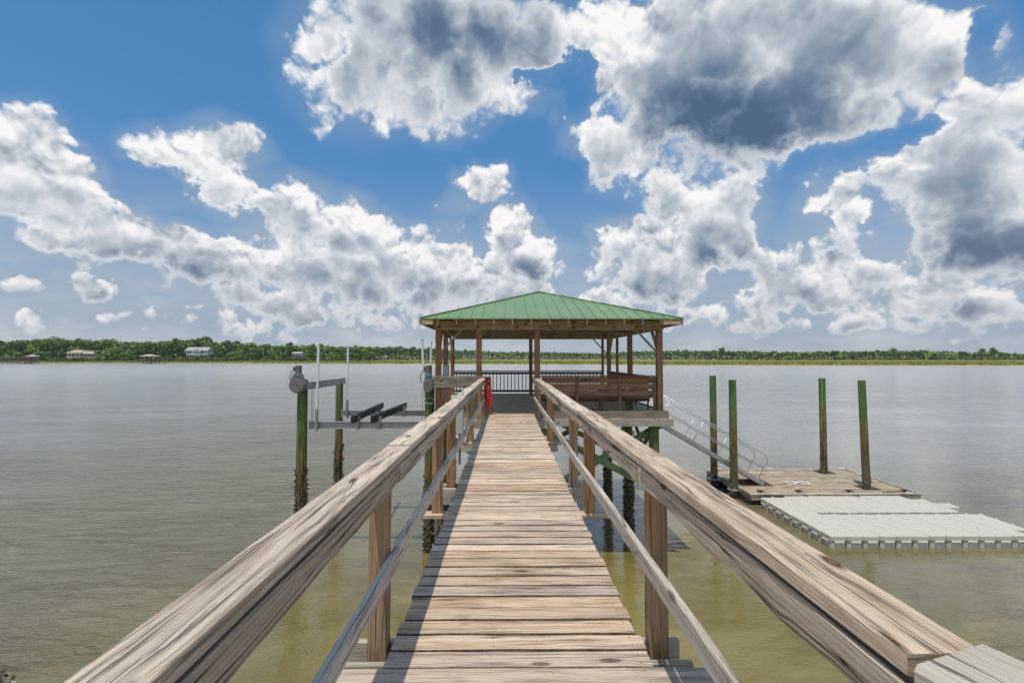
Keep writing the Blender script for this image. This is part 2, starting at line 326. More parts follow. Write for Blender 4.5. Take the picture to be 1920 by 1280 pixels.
def piling_mat():
    m, t, b = new_mat('tidal piling wood')
    uv = t.n.new('ShaderNodeUVMap').outputs[0]; u, v, _ = t.sep(uv)
    pos = t.n.new('ShaderNodeNewGeometry').outputs['Position']; z = t.sep(pos)[2]
    rn = t.node('ShaderNodeObjectInfo').outputs['Random']
    zz = t.m('MULTIPLY', rn, 40)
    g = t.noise(t.comb(t.m('MULTIPLY', u, 1.0), t.m('MULTIPLY', v, 42), zz), 1.0, 5, .65)
    bl = t.noise(t.comb(t.m('MULTIPLY', u, 2.4), t.m('MULTIPLY', v, 9), zz), 1.0, 5, .6)
    green = t.ramp(g, [(.38, (.014, .045, .012)), (.5, (.075, .165, .040)), (.62, (.24, .32, .10))])
    orange = t.ramp(g, [(.38, (.05, .03, .014)), (.5, (.19, .11, .04)), (.62, (.34, .23, .09))])
    darkc = t.ramp(g, [(.38, (.015, .014, .008)), (.5, (.075, .065, .03)), (.62, (.22, .18, .08))])
    zl = t.m('ADD', z, t.m('MULTIPLY', t.m('SUBTRACT', bl, .5), 6.0))
    zl = t.m('ADD', zl, t.m('MULTIPLY', rn, .35))
    c = t.mix(t.mr(zl, -1.25, -.75, 1, 0), green, orange)
    c = t.mix(t.mr(zl, -2.1, -1.6, 1, 0), c, darkc)
    # streaks of brown in the green
    st = t.noise(t.comb(t.m('MULTIPLY', u, .5), t.m('MULTIPLY', v, 12), t.m('ADD', zz, 9)), 1.0, 3)
    c = t.mix(t.m('MULTIPLY', t.mr(st, .48, .62), .75), c, t.mix(g, (.03, .03, .015), (.20, .16, .08)))
    t.l.new(c, b.inputs['Base Color']); b.inputs['Roughness'].default_value = .75
    bump(t, b, g, 1.0, .02)
    return m
M['pile'] = piling_mat()

def leaf_mat(name, a, bcol, c3):
    m, t, b = new_mat(name)
    at = t.node('ShaderNodeAttribute', dict(attribute_name='rnd')).outputs['Fac']
    oi = t.node('ShaderNodeObjectInfo').outputs['Random']
    c = t.ramp(at, [(0, a), (.5, bcol), (1, c3)])
    hs = t.node('ShaderNodeHueSaturation', ins={'Color': c, 'Value': t.mr(oi, 0, 1, .7, 1.35), 'Hue': t.mr(t.m('FRACT', t.m('MULTIPLY', oi, 5.7)), 0, 1, .485, .515)})
    t.l.new(hs.outputs[0], b.inputs['Base Color']); b.inputs['Roughness'].default_value = .7; b.inputs['Specular IOR Level'].default_value = .2
    return m
M['leaf'] = leaf_mat('broadleaf foliage', (.040, .080, .016), (.125, .205, .038), (.26, .34, .07))
M['pine'] = leaf_mat('pine foliage', (.06, .09, .03), (.12, .165, .05), (.19, .24, .08))
M['shrub'] = leaf_mat('shrub foliage', (.05, .08, .02), (.10, .15, .035), (.19, .22, .07))
M['marsh'] = leaf_mat('marsh grass', (.24, .27, .03), (.36, .38, .05), (.48, .46, .10))
M['drygrass'] = leaf_mat('dry grass', (.34, .27, .13), (.46, .38, .20), (.55, .47, .28))

def ground_mat():
    m, t, b = new_mat('far ground')
    pos = t.n.new('ShaderNodeNewGeometry').outputs['Position']
    n = t.noise(pos, .02, 6, .6)
    c = t.ramp(n, [(.3, (.13, .15, .05)), (.5, (.24, .22, .09)), (.7, (.36, .30, .17))])
    t.l.new(c, b.inputs['Base Color']); b.inputs['Roughness'].default_value = .9
    return m
M['ground'] = ground_mat()
M['mud'] = simple('tidal mud', (.42, .36, .27), .7, var=.25, scale=.05)
M['mudnear'] = simple('near mud', (.06, .055, .04), .6, var=.4, scale=3, bstr=.8, bscale=12)

def water_mat():
    m, t, b = new_mat('river water')
    pos = t.n.new('ShaderNodeNewGeometry').outputs['Position']
    x, y, z = t.sep(pos)
    n1 = t.noise(t.vm('MULTIPLY', pos, (.22, .30, 1)), 1.0, 6, .62, dist=.6)
    c = t.ramp(n1, [(.30, (.080, .062, .012)), (.5, (.125, .102, .022)), (.68, (.185, .155, .060))])
    # silt streaks
    n2 = t.noise(t.vm('MULTIPLY', pos, (.35, .9, 1)), 1.0, 5, .6, dist=1.2)
    c = t.mix(t.m('MULTIPLY', t.mr(n2, .5, .75), .5), c, (.17, .14, .055))
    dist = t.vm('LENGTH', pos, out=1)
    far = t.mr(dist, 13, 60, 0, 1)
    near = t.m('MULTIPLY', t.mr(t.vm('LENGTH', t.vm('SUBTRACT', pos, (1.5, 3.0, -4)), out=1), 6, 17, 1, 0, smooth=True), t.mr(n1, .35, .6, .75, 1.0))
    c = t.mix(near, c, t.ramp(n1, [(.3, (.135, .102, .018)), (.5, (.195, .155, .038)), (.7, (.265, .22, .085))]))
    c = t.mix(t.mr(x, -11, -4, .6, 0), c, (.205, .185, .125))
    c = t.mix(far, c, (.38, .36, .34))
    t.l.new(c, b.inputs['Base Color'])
    t.l.new(t.mr(dist, 25, 300, .04, .22), b.inputs['Roughness']); b.inputs['IOR'].default_value = 1.5; b.inputs['Specular IOR Level'].default_value = 1.0
    # ripples: calm and ruffled patches
    r1 = t.noise(t.vm('MULTIPLY', pos, (1.7, 3.6, 1)), 1.0, 4, .55, dist=.8)
    r2 = t.noise(t.vm('MULTIPLY', pos, (5.5, 11, 1)), 1.0, 3, .55, dist=.5)
    r3 = t.noise(t.vm('MULTIPLY', pos, (.35, .6, 1)), 1.0, 3, .5)
    r4 = t.noise(t.vm('MULTIPLY', pos, (.75, 2.3, 1)), 1.0, 5, .6, dist=1.0)
    patch = t.mr(t.noise(t.vm('MULTIPLY', pos, (.05, .13, 1)), 1.0, 4, .6), .35, .65, .45, 1.3)
    wind = t.m('MULTIPLY', t.mr(x, -10, -2.5, 2.6, .42), t.mr(dist, 25, 90, 1.0, .5))
    h = t.m('ADD', t.m('ADD', t.m('MULTIPLY', r1, .034), t.m('MULTIPLY', r2, t.mr(x, -9, -2, .024, .004))), t.m('MULTIPLY', r3, .085))
    h = t.m('ADD', h, t.m('MULTIPLY', r4, t.m('MULTIPLY', t.mr(x, -9, -3, .11, .012), t.mr(dist, 30, 120, 1, .3))))
    st = t.m('MULTIPLY', t.m('MULTIPLY', patch, t.m('MAXIMUM', wind, t.mr(y, 18, 60, .38, 1.0))), 1.0)
    n = t.node('ShaderNodeBump', ins={'Height': t.m('MULTIPLY', h, st), 'Strength': 1.0, 'Distance': 1.0})
    t.l.new(n.outputs[0], b.inputs['Normal'])
    return m
M['water'] = water_mat()

# ---------------------------------------------------------------- mesh builder
class MB:
    def __init__(s): s.v = []; s.f = []; s.uv = []; s.r = []; s.mi = []; s.mats = []
    def mat(s, m):
        if m not in s.mats: s.mats.append(m)
        return s.mats.index(m)
    def face(s, idx, uvs, r, m): s.f.append(idx); s.uv.extend(uvs); s.r.append(r); s.mi.append(m)
    def board(s, p0, p1, wdir, w, t, mat, seg=None, jit=0.0, ch=.004, wob=0.0, rnd=None, wavy=0.0, side=None):
        p0 = Vector(p0); p1 = Vector(p1); a = p1 - p0; L = a.length; a.normalize()
        wd = Vector(wdir); wd = (wd - a * wd.dot(a)).normalized(); td = a.cross(wd)
        n = seg or 1; r = random.random() if rnd is None else rnd; m = s.mat(mat)
        c = min(ch, w * .3, t * .3)
        hw, ht = w / 2, t / 2
        prof = [(-hw + c, -ht), (hw - c, -ht), (hw, -ht + c), (hw, ht - c), (hw - c, ht), (-hw + c, ht), (-hw, ht - c), (-hw, -ht + c)]
        per = [0]
        for i in range(8):
            q = prof[(i + 1) % 8]; per.append(per[-1] + math.hypot(q[0] - prof[i][0], q[1] - prof[i][1]))
        u0 = random.uniform(0, 50); v0 = random.uniform(0, 9)
        b0 = len(s.v); ph = random.uniform(0, 9); fr = random.uniform(.8, 1.6)
        for k in range(n + 1):
            q = p0 + a * (L * k / n)
            sl = L * k / n
            q = q + wd * (wob * math.sin(sl * fr + ph)) + td * (wob * .5 * math.sin(sl * fr * 1.3 + ph * 2))
            for (x, y) in prof:
                jx = random.uniform(-jit, jit); jy = random.uniform(-jit, jit)
                ww = 0
                if wavy and x < 0: ww = wavy * (math.sin(sl * 5.1 + ph) * .5 + math.sin(sl * 11.3 + ph * 3) * .3 + random.uniform(-.3, .3))
                s.v.append(tuple(q + wd * (x + jx + ww) + td * (y + jy)))
        for k in range(n):
            for i in range(8):
                j = (i + 1) % 8
                A = b0 + k * 8 + i; B = b0 + k * 8 + j; Cc = B + 8; Dd = A + 8
                ua, ub = u0 + L * k / n, u0 + L * (k + 1) / n
                va, vb = v0 + per[i], v0 + per[i + 1]
                s.face((A, B, Cc, Dd), [(ua, va), (ua, vb), (ub, vb), (ub, va)], r, m if side is None or i not in (1, 2, 3, 5, 6, 7) else s.mat(side))
        for e, k in ((0, 0), (1, n)):
            idx = [b0 + k * 8 + i for i in range(8)]
            uvs = [(u0 + x * 4, v0 + y * 4) for x, y in prof]
            if e == 0: idx = idx[::-1]; uvs = uvs[::-1]
            s.face(tuple(idx), uvs, r, m)
        return s
    def box(s, c, size, mat, ch=.004, rz=0.0, rnd=None):
        cx, cy, cz = c; sx, sy, sz = size
        d = Vector((math.cos(rz), math.sin(rz), 0)); w = Vector((-math.sin(rz), math.cos(rz), 0))
        return s.board(Vector(c) - d * sx / 2, Vector(c) + d * sx / 2, w, sy, sz, mat, ch=ch, rnd=rnd)
    def post(s, x, y, z0, z1, w, mat, d=None, seg=1, jit=0.0, lean=(0, 0), ch=.005):
        return s.board((x, y, z0), (x + lean[0], y + lean[1], z1), (1, 0, 0), w, d or w, mat, seg=seg, jit=jit, ch=ch)
    def tube(s, pts, r, mat, n=8, closed=False, caps=True, rnd=None):
        pts = [Vector(p) for p in pts]; m = s.mat(mat); rr = random.random() if rnd is None else rnd
        b0 = len(s.v); N = len(pts); prev = None; acc = 0; U = []
        rad = r if isinstance(r, (list, tuple)) else [r] * N
        for i, p in enumerate(pts):
            if closed: a = pts[(i + 1) % N] - pts[i - 1]
            else: a = pts[min(i + 1, N - 1)] - pts[max(i - 1, 0)]
            a.normalize()
            ref = prev if prev is not None else (Vector((1, 0, 0)) if abs(a.x) < .8 else Vector((0, 1, 0)))
            w = (ref - a * ref.dot(a)).normalized(); prev = w; t = a.cross(w)
            if i: acc += (p - pts[i - 1]).length
            U.append(acc)
            for k in range(n):
                an = 2 * math.pi * k / n
                s.v.append(tuple(p + (w * math.cos(an) + t * math.sin(an)) * rad[i]))
        c = 2 * math.pi * max(rad)
        for i in range(N if closed else N - 1):
            i2 = (i + 1) % N
            for k in range(n):
                k2 = (k + 1) % n
                ub = U[i2] if i2 > i else U[i] + .1
                s.face((b0 + i * n + k, b0 + i * n + k2, b0 + i2 * n + k2, b0 + i2 * n + k),
                       [(U[i], c * k / n), (U[i], c * (k + 1) / n), (ub, c * (k + 1) / n), (ub, c * k / n)], rr, m)
        if caps and not closed:
            s.face(tuple(b0 + k for k in range(n))[::-1], [(0, 0)] * n, rr, m)
            s.face(tuple(b0 + (N - 1) * n + k for k in range(n)), [(0, 0)] * n, rr, m)
        return s
    def prism(s, poly, y0, y1, mat, axis='y', rnd=.5):
        """poly in (x,z), extruded along y (or (y,z) along x)"""
        m = s.mat(mat); b0 = len(s.v); n = len(poly)
        for yy in (y0, y1):
            for (x, z) in poly: s.v.append((x, yy, z) if axis == 'y' else ((yy, x, z) if axis == 'x' else (x, z, yy)))
        for i in range(n):
            j = (i + 1) % n
            s.face((b0 + i, b0 + j, b0 + n + j, b0 + n + i), [(0, 0), (1, 0), (1, 1), (0, 1)], rnd, m)
        s.face(tuple(range(b0, b0 + n))[::-1], [poly[i] for i in range(n)][::-1], rnd, m)
        s.face(tuple(range(b0 + n, b0 + 2 * n)), [poly[i] for i in range(n)], rnd, m)
        return s
    def ngon(s, pts, mat, rnd=None, uvs=None):
        b0 = len(s.v); s.v.extend(tuple(p) for p in pts)
        s.face(tuple(range(b0, b0 + len(pts))), uvs or [(p[0], p[1]) for p in pts], random.random() if rnd is None else rnd, s.mat(mat)); return s
    def build(s, name, parent=None, smooth=False, loc=None):
        me = D.meshes.new(name)
        v = s.v
        if loc is not None: v = [(a - loc[0], b - loc[1], c - loc[2]) for a, b, c in v]
        me.from_pydata(v, [], s.f)
        uvl = me.uv_layers.new(name='UVMap'); flat = [c for p in s.uv for c in p]; uvl.data.foreach_set('uv', flat)
        at = me.attributes.new('rnd', 'FLOAT', 'FACE'); at.data.foreach_set('value', s.r)
        for m in s.mats: me.materials.append(m)
        me.polygons.foreach_set('material_index', s.mi)
        me.polygons.foreach_set('use_smooth', [smooth] * len(s.f))
        me.validate(); me.update()
        o = D.objects.new(name, me); COL.objects.link(o)
        if parent is not None:
            o.parent = parent
            if loc is None: o.location = -Vector(world_loc(parent))   # vertices are given in world space
            else: o.location = Vector(loc) - Vector(world_loc(parent))
        elif loc is not None: o.location = loc
        return o
def world_loc(o):
    l = Vector(o.location)
    while o.parent: o = o.parent; l = l + Vector(o.location)
    return l
def fix_normals(o):
    import bmesh
    bm = bmesh.new(); bm.from_mesh(o.data); bmesh.ops.recalc_face_normals(bm, faces=bm.faces); bm.to_mesh(o.data); bm.free(); return o
def thing(name, label, cat, loc=(0, 0, 0), group=None):
    o = D.objects.new(name, None); COL.objects.link(o); o.location = loc; o.empty_display_size = .1
    o['label'] = label; o['category'] = cat
    if group: o['group'] = group
    return o
def tag(o, label, cat, group=None):
    o['label'] = label; o['category'] = cat
    if group: o['group'] = group
    return o
def struct(o): o['kind'] = 'structure'; return o
def copy_tree(o, parent=None, loc=None):
    c = o.copy(); COL.objects.link(c); c.parent = parent
    if loc is not None: c.location = loc
    for ch in list(o.children): copy_tree(ch, c)
    return c
def P(px, py, Y):                       # measuring aid: photo pixel at a depth -> world point
    return ((px - 951) * Y / 900, Y, CAMZ - (py - 672) * Y / 900)
WZ = -4.07                              # water level

# ---------------------------------------------------------------- boardwalk
bw = thing('boardwalk', 'long weathered plank walkway with rails leading out to the roofed pier head', 'boardwalk', (0, 0, 0))
mb = MB(); y = -4.0; i = 0
ext = {2.31: 1, 4.73: 1, 8.69: 1}
XL, XR = -.594, .713
while y < 13.08:
    w = .1395; yc = y + w / 2
    xl = XL + random.uniform(-.012, .012); xr = XR + random.uniform(-.012, .012)
    for e in ext:
        if abs(yc - e) < .073: xl, xr = -.90, 1.0
    dz = random.uniform(-.005, .0015)
    mb.board((xl, yc, -.019 + dz), (xr, yc, -.019 + dz + random.uniform(-.001, .001)), (0, 1, 0), w - random.uniform(.004, .009), .038, M['deck'], seg=10, jit=.0015, ch=.005, wob=.0014, side=None if xr > .9 else M['grime'])
    for jx in (-.54, -.08, .66):
        for jy in (-.035, .035):
            nx = jx + random.uniform(-.012, .012); ny = yc + jy + random.uniform(-.006, .006); rr = .0035
            mb.ngon([(nx + rr * math.cos(a * math.pi / 3), ny + rr * math.sin(a * math.pi / 3), dz + .0012) for a in range(6)], M['nail'])
    y += w + .0025; i += 1
mb.build('deck_planks', bw)
mb = MB()
for xj in (-.53, .06, .65):
    mb.board((xj, -4, -.125), (xj, 13.1, -.125), (0, 0, 1), .16, .038, M['rim'], seg=4)
mb.build('joists', bw)
for Yb in (2.5, 5.79, 9.02, 12.0):
    for dy in (0, .2):
        MB().board((-.93, Yb + dy, -.139), (.945, Yb + dy, -.139), (0, 0, 1), .19, .038, M['beam'], seg=3).build('crossbeam', bw)
    for xp in (-.42, .52):
        p = MB().tube([(xp, Yb + .1, -6), (xp, Yb + .1, -.1)], .12, M['pile'], 14).build('piling', bw, smooth=True)
posts = [(2.62, -.24), (4.75, 0.0), (5.89, -.24), (8.74, 0.0), (9.13, -.24), (12.1, -.24), (-.3, -.24)]
for sgn in (-1, 1):
    for (Y, zb) in posts:
        x = -.683 if sgn < 0 else .803
        if Y < 0: x = -.75 if sgn < 0 else 1.1
        MB().post(x, Y + random.uniform(-.01, .01), zb, .929, .1, M['post'], seg=8, jit=.0015, lean=(random.uniform(-.006, .006), 0), d=.09).build('post', bw)
# hand rails: cap boards laid flat end to end over a fascia board
def rail(sgn, joints, xin):
    cap_w = .145; xc = xin + sgn * cap_w / 2
    for (a, bq) in zip(joints[:-1], joints[1:]):
        dz = random.uniform(-.004, .004); dx = random.uniform(-.005, .005)
        n = max(4, int((bq - a) / .09))
        MB().board((xc + dx, a + .004, .951 + dz), (xc - dx, bq - .004, .951 + random.uniform(-.004, .004)), (1, 0, 0), cap_w, .042, M['rail'], seg=n, jit=.0010, ch=.003, wob=.004).build('handrail', bw)
def low(sgn, joints, x, z, w, mat, name, wavy):
    for (a, bq) in zip(joints[:-1], joints[1:]):
        n = max(4, int((bq - a) / .09))
        MB().board((x + random.uniform(-.003, .003), a + .003, z + random.uniform(-.004, .004)), (x, bq - .003, z + random.uniform(-.004, .004)), (0, 0, 1), w, .036, mat, seg=n, jit=.0013, ch=.006, wob=.005, wavy=wavy).build(name, bw)
rail(-1, [-2.2, 2.96, 4.98, 8.8, 12.1, 13.9], -.586)
rail(1, [.87, 2.58, 4.9, 8.7, 11.3, 13.9], .712)
low(-1, [-2.2, 2.66, 5.9, 9.2, 13.6], -.607, .870, .092, M['fascia'], 'rail_fascia', .006)
low(1, [-.2, 2.66, 5.9, 9.2, 13.6], .733, .867, .098, M['fascia'], 'rail_fascia', .010)
low(-1, [-2.2, 2.70, 5.9, 9.2, 13.4], -.612, .42, .095, M['midrail'], 'mid_rail', .003)
low(1, [-2.2, 2.72, 5.9, 9.2, 13.4], .735, .42, .095, M['midrail'], 'mid_rail', .003)
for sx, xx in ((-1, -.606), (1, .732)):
    MB().board((xx, -.2 if sx > 0 else -2.2, .9235), (xx, 13.5, .9235), (0, 0, 1), .0145, .024, M['black'], seg=30).build('gap_shadow_strip', bw)  # black strip added to draw the shadow line of the gap under the cap
# the wider pale cap that turns outward near the camera on the right
MB().board((.792, .868, .953), (1.35, -.75, .953), (1, .35, 0), .20, .042, M['pale'], seg=16, jit=.0015, ch=.008).build('handrail', bw)['label'] = 'pale wide end board of the right handrail'
MB().board((.80, .84, .885), (1.32, -.7, .885), (0, 0, 1), .09, .036, M['fascia'], seg=16, jit=.0012).build('rail_fascia', bw)

# ---------------------------------------------------------------- roofed pier head
gz = thing('gazebo', 'open timber pavilion with a green metal hip roof at the end of the walkway', 'pavilion', (1.1, 16.5, -.3))
FL = [(-1.9, 13.3), (4.22, 13.3), (4.2, 19.8), (-2.25, 19.8)]
mb = MB(); y = 13.13; 
while y < 20.0:
    xl = -1.98 - (y - 13.3) * .054
    mb.board((xl, y + .07, -.002), (4.36, y + .07, -.002 + random.uniform(-.002, .002)), (0, 1, 0), .128, .036, M['gfloor'], seg=4, jit=.001, side=M['grime']); y += .14
mb.build('floor', gz)
for (a, b_, z, w, m) in [((.74, 13.10), (4.40, 13.10), -.03, .20, 'rim'), ((-2.0, 13.10), (-.60, 13.10), -.03, .20, 'rim'), ((-2.1, 13.06), (4.52, 13.06), -.235, .20, 'beam'),
                        ((4.40, 13.13), (4.40, 20.0), -.05, .20, 'rim'), ((-2.0, 13.13), (-2.36, 20.0), -.05, .20, 'rim'), ((-2.3, 20.02), (4.4, 20.02), -.05, .20, 'rim'),
                        ((-2.3, 16.0), (4.45, 16.0), -.25, .20, 'beam'), ((-2.4, 19.3), (4.45, 19.3), -.25, .20, 'beam')]:
    MB().board((a[0], a[1], z), (b_[0], b_[1], z), (0, 0, 1), w, .04, M[m], seg=8, jit=.0015).build('rim_beam', gz)
mb = MB()
for xj in [(-1.8 + .5 * k) for k in range(13)]:
    mb.board((xj, 13.14, -.09), (xj, 19.98, -.09), (0, 0, 1), .13, .038, M['rim'])
mb.build('joists', gz)
PT = 2.30
for (x, y, w) in [(-1.9, 13.3, .15), (-.78, 13.3, .15), (.83, 13.3, .155), (4.22, 13.3, .16), (-2.1, 16.4, .14), (-2.25, 19.8, .14), (.97, 19.8, .14), (4.2, 19.8, .15), (3.93, 19.75, .09), (4.2, 18.3, .09), (4.2, 16.4, .15)]:
    MB().post(x, y, .016, PT, w, M['gpost'], seg=6, jit=.0015).build('post', gz)
def gb(p0, p1, w=.24, t=.04, name='roof_beam', m='gbeam', seg=6, wd=(0, 0, 1)):
    return MB().board(p0, p1, wd, w, t, M[m], seg=seg, jit=.0012).build(name, gz)
zb = 2.30 + .12
gb((-1.99, 13.205, zb), (4.32, 13.205, zb)); gb((-1.99, 13.395, zb - .002), (4.30, 13.395, zb - .002))
gb((-2.2, 19.705, zb), (4.3, 19.705, zb)); gb((-2.2, 19.895, zb), (4.3, 19.895, zb))
gb((4.30, 13.25, zb + .003), (4.30, 19.86, zb + .003)); gb((4.11, 13.42, zb), (4.11, 19.68, zb))
gb((-1.99, 13.25, zb + .003), (-2.34, 19.86, zb + .003)); gb((-1.80, 13.42, zb), (-2.12, 19.68, zb))
gb((-2.0, 16.5, zb + .05), (4.1, 16.5, zb + .05), .16)
gb((1.1, 13.42, zb + .06), (1.1, 19.68, zb + .06), .14)
def brace(x, y, dx, dy, L=.62):
    MB().board((x + dx * .07, y + dy * .07, 2.30 - L), (x + dx * (L + .05), y + dy * (L + .05), 2.33), (dy, dx, 0), .09, .04, M['gbeam'], seg=2).build('knee_brace', gz)
for a in [(-1.9, 13.3, 1, 0), (-1.9, 13.3, 0, 1), (4.22, 13.3, -1, 0), (4.22, 13.3, 0, 1), (4.2, 19.8, -1, 0), (4.2, 19.8, 0, -1), (-2.25, 19.8, 0, -1), (.83, 13.3, 0, 1), (-.78, 13.3, 0, 1), (.97, 19.8, 0, -1)]: brace(*a)
# roof
EX0, EX1, EY0, EY1, EZ = -2.28, 4.60, 12.50, 20.6, 2.555
AP = Vector((1.10, 16.55, 3.80))
cs = [Vector((EX0, EY0, EZ)), Vector((EX1, EY0, EZ)), Vector((EX1, EY1, EZ)), Vector((EX0, EY1, EZ))]
mb = MB(); dn = Vector((0, 0, -.028))
for k in range(4):
    a, b_ = cs[k], cs[(k + 1) % 4]
    mb.ngon([a, b_, AP], M['roof'], .5)
    mb.ngon([a + dn, a, b_, b_ + dn][::-1], M['roof'], .5)
    e = (b_ - a); L = e.length; e.normalize(); mid = (a + b_) / 2
    nrm = e.cross(AP - a).normalized()
    s_ = .30 if k % 2 == 0 else .31; n = int(L / s_); off = (L - (n - 1) * s_) / 2 if k else .12
    for q in range(n + 1):
        d = off + q * s_
        if d > L - .05: break
        p = a + e * d
        apd = (AP - a).dot(e)
        fr = d / apd if d < apd else (L - d) / (L - apd)     # how far up the seam runs
        up = (AP - a) - e * apd
        top = p + up * (fr * .995)
        if (top - p).length < .12: continue
        mb.board(p + nrm * .010, top + nrm * .010, e, .018, .022, M['roof'], rnd=.5, ch=.003)
fix_normals(mb.build('roof_sheet', gz))
mb = MB()
for c in cs: mb.board(c + Vector((0, 0, .014)), AP + Vector((0, 0, .022)), (AP - c).cross(Vector((0, 0, 1))), .13, .02, M['roof'], rnd=.3)
mb.build('ridge_cap', gz)
mb = MB()
for k in range(4):
    a, b_ = cs[k], cs[(k + 1) % 4]; ins = (AP - (a + b_) / 2); ins.z = 0; ins.normalize()
    q = Vector((0, 0, -.034))
    mb.ngon([a + q + ins * .02, AP + q, b_ + q + ins * .02], M['gbeam'], .4, uvs=[(0, 0), (3, 3.5), (7, 0)])
mb.build('roof_decking', gz)
# rafters with their tails showing below the eave
zs = (AP.z - EZ) / (AP.y - EY0)
def rafter(p0, p1): MB().board(p0, p1, (0, 0, 1), .14, .04, M['beam'] if random.random() < .3 else M['gbeam']).build('rafter', gz)
x = -1.82
while x < 4.4:
    f = min((x - EX0) / (AP.x - EX0), (EX1 - x) / (EX1 - AP.x)); f = max(.12, f)
    for (y0, y1) in ((EY0 + .05, AP.y), (EY1 - .05, AP.y)):
        ye = y0 + (y1 - y0) * f; rafter((x, y0, EZ - .108 + .012), (x, ye, EZ - .108 + (AP.z - EZ) * f))
    x += .49
y = 13.0
while y < 20.3:
    f = min((y - EY0) / (AP.y - EY0), (EY1 - y) / (EY1 - AP.y)); f = max(.12, f)
    for (x0, x1) in ((EX0 + .05, AP.x), (EX1 - .05, AP.x)):
        xe = x0 + (x1 - x0) * f; rafter((x0, y, EZ - .105 + .014), (xe, y, EZ - .105 + (AP.z - EZ) * f))
    y += .49
for c in cs: MB().board(c + Vector((0, 0, -.11)), AP + Vector((0, 0, -.13)), (0, 0, 1), .15, .045, M['gbeam'], seg=3).build('hip_rafter', gz)
for (p0, p1) in [((EX0 + .02, EY0 + .3, EZ - .10), (EX0 + .02, EY1 - .02, EZ - .10)), ((EX1 - .02, EY0 + .02, EZ - .10), (EX1 - .02, EY1 - .02, EZ - .10)), ((EX1 - .5, EY0 + .025, EZ - .10), (EX1 - .03, EY0 + .025, EZ - .10)), ((EX0 + .02, EY0 + .02, EZ - .10), (EX0 + .34, EY0 + .025, EZ - .10))]:
    gb(p0, p1, .13, .02, 'eave_board')
# hooks along the front beam
for px in (823, 896, 968, 1046, 1076, 1152, 1195):
    X = (px - 951) * 13.15 / 900; c = []
    for k in range(11):
        an = k / 10 * 5.2; c.append((X + .035 * math.sin(an), 13.165, 2.36 + .035 * math.cos(an)))
    c = [(X, 13.19, 2.44)] + c
    MB().tube(c, .008, M['black'], 6).build('hook', gz, smooth=True)
# back railing with dark balusters
def railing(x0, x1, y):
    rl = MB().board((x0, y, .985), (x1, y, .985), (0, 1, 0), .10, .04, M['benchdark'], seg=6).board((x0, y, .90), (x1, y, .90), (0, 0, 1), .09, .035, M['benchdark'], seg=6).board((x0, y, .17), (x1, y, .17), (0, 0, 1), .09, .035, M['benchdark'], seg=6).build('back_railing', gz)
    x = x0 + .1
    while x < x1 - .05:
        MB().post(x, y - .03, .13, .93, .033, M['baluster'], ch=.003).build('baluster', rl); x += .15
    return rl
railing(-2.18, .90, 19.8); railing(1.04, 3.9, 19.8); 
# low wide rail section left of the walkway
MB().board((-2.02, 13.22, 1.0), (-.70, 13.22, 1.0), (0, 1, 0), .22, .04, M['rail'], seg=10, jit=.0015).build('side_rail', gz)
MB().board((-2.0, 13.12, .84), (-.72, 13.12, .84), (0, 0, 1), .27, .04, M['fascia'], seg=10, jit=.0015).build('side_rail', gz)
for xx in (-1.75, -1.60): MB().post(xx, 13.17, -.1, .97, .13, M['gpost'], d=.05, seg=3).build('post', gz)
# bolts
for (xx, zz) in ((4.0, -.06), (4.1, -.14), (-1.9, -.1), (.9, -.2)):
    MB().tube([(xx, 13.06, zz), (xx, 13.02, zz)], .022, M['alu'], 8).build('bolt', gz)
# bracing below the platform
for yy in (13.45, 19.15):
    for (p0, p1) in [((.75, yy, -.38), (4.1, yy, -2.1)), ((4.3, yy + .06, -.36), (.75, yy + .06, -2.35)), ((-2.1, yy, -.38), (.75, yy, -2.2))]:
        MB().board(p0, p1, (0, 0, 1), .19, .04, M['brace'], seg=6, jit=.001).build('cross_brace', gz)
for (p0, p1) in [((4.12, 13.5, -.40), (4.12, 15.8, -1.9)), ((4.12, 15.8, -.40), (4.12, 13.5, -1.9)), ((4.12, 16.1, -.4), (4.12, 19.0, -2.0)), ((-2.1, 16.1, -.4), (-2.2, 19.0, -2.0))]:
    MB().board(p0, p1, (0, 0, 1), .17, .04, M['brace'], seg=4).build('cross_brace', gz)

# ---------------------------------------------------------------- benches
def bench(name_label, org, ang, L, supports, capz=1.03):
    """built in local x along its length, back at y = 0, seat towards +y"""
    o = thing('bench', name_label, 'bench', org)
    def part(m_, nm): 
        ob = m_.build(nm); ob.parent = o; return ob
    bk = MB()
    for z in (.90, .725, .55): bk.board((.0, 0, z), (L, 0, z), (0, 0, 1), .158, .03, M['bench'], seg=8, jit=.0015, side=M['grime'])
    part(bk, 'backrest')
    part(MB().board((-.05, -.01, capz - .02), (L + .05, -.01, capz - .02), (0, 1, 0), .15, .04, M['benchdark'], seg=6, jit=.001), 'backrest_cap')
    for s_ in supports: part(MB().post(s_, -.035, .02, capz - .045, .075, M['benchdark'], d=.036), 'back_support')
    st = MB()
    for k in range(3): st.board((0, .12 + .15 * k, .43), (L, .12 + .15 * k, .43), (0, 1, 0), .14, .036, M['benchdark'], seg=6, jit=.001)
    st.board((0, .50, .34), (L, .50, .34), (0, 0, 1), .13, .036, M['benchdark'], seg=4)
    part(st, 'seat')
    for s_ in [k * L / 4 + .15 for k in range(5)]:
        if s_ < L: part(MB().post(min(s_, L - .1), .44, .02, .41, .14, M['benchdark'], d=.06), 'leg')
    o.rotation_euler = (0, 0, ang); return o
bench('dark built-in bench with red-brown slatted back facing away along the front of the pavilion', (.98, 13.27, 0), 0, 3.10, (.95, 2.12, 3.08))
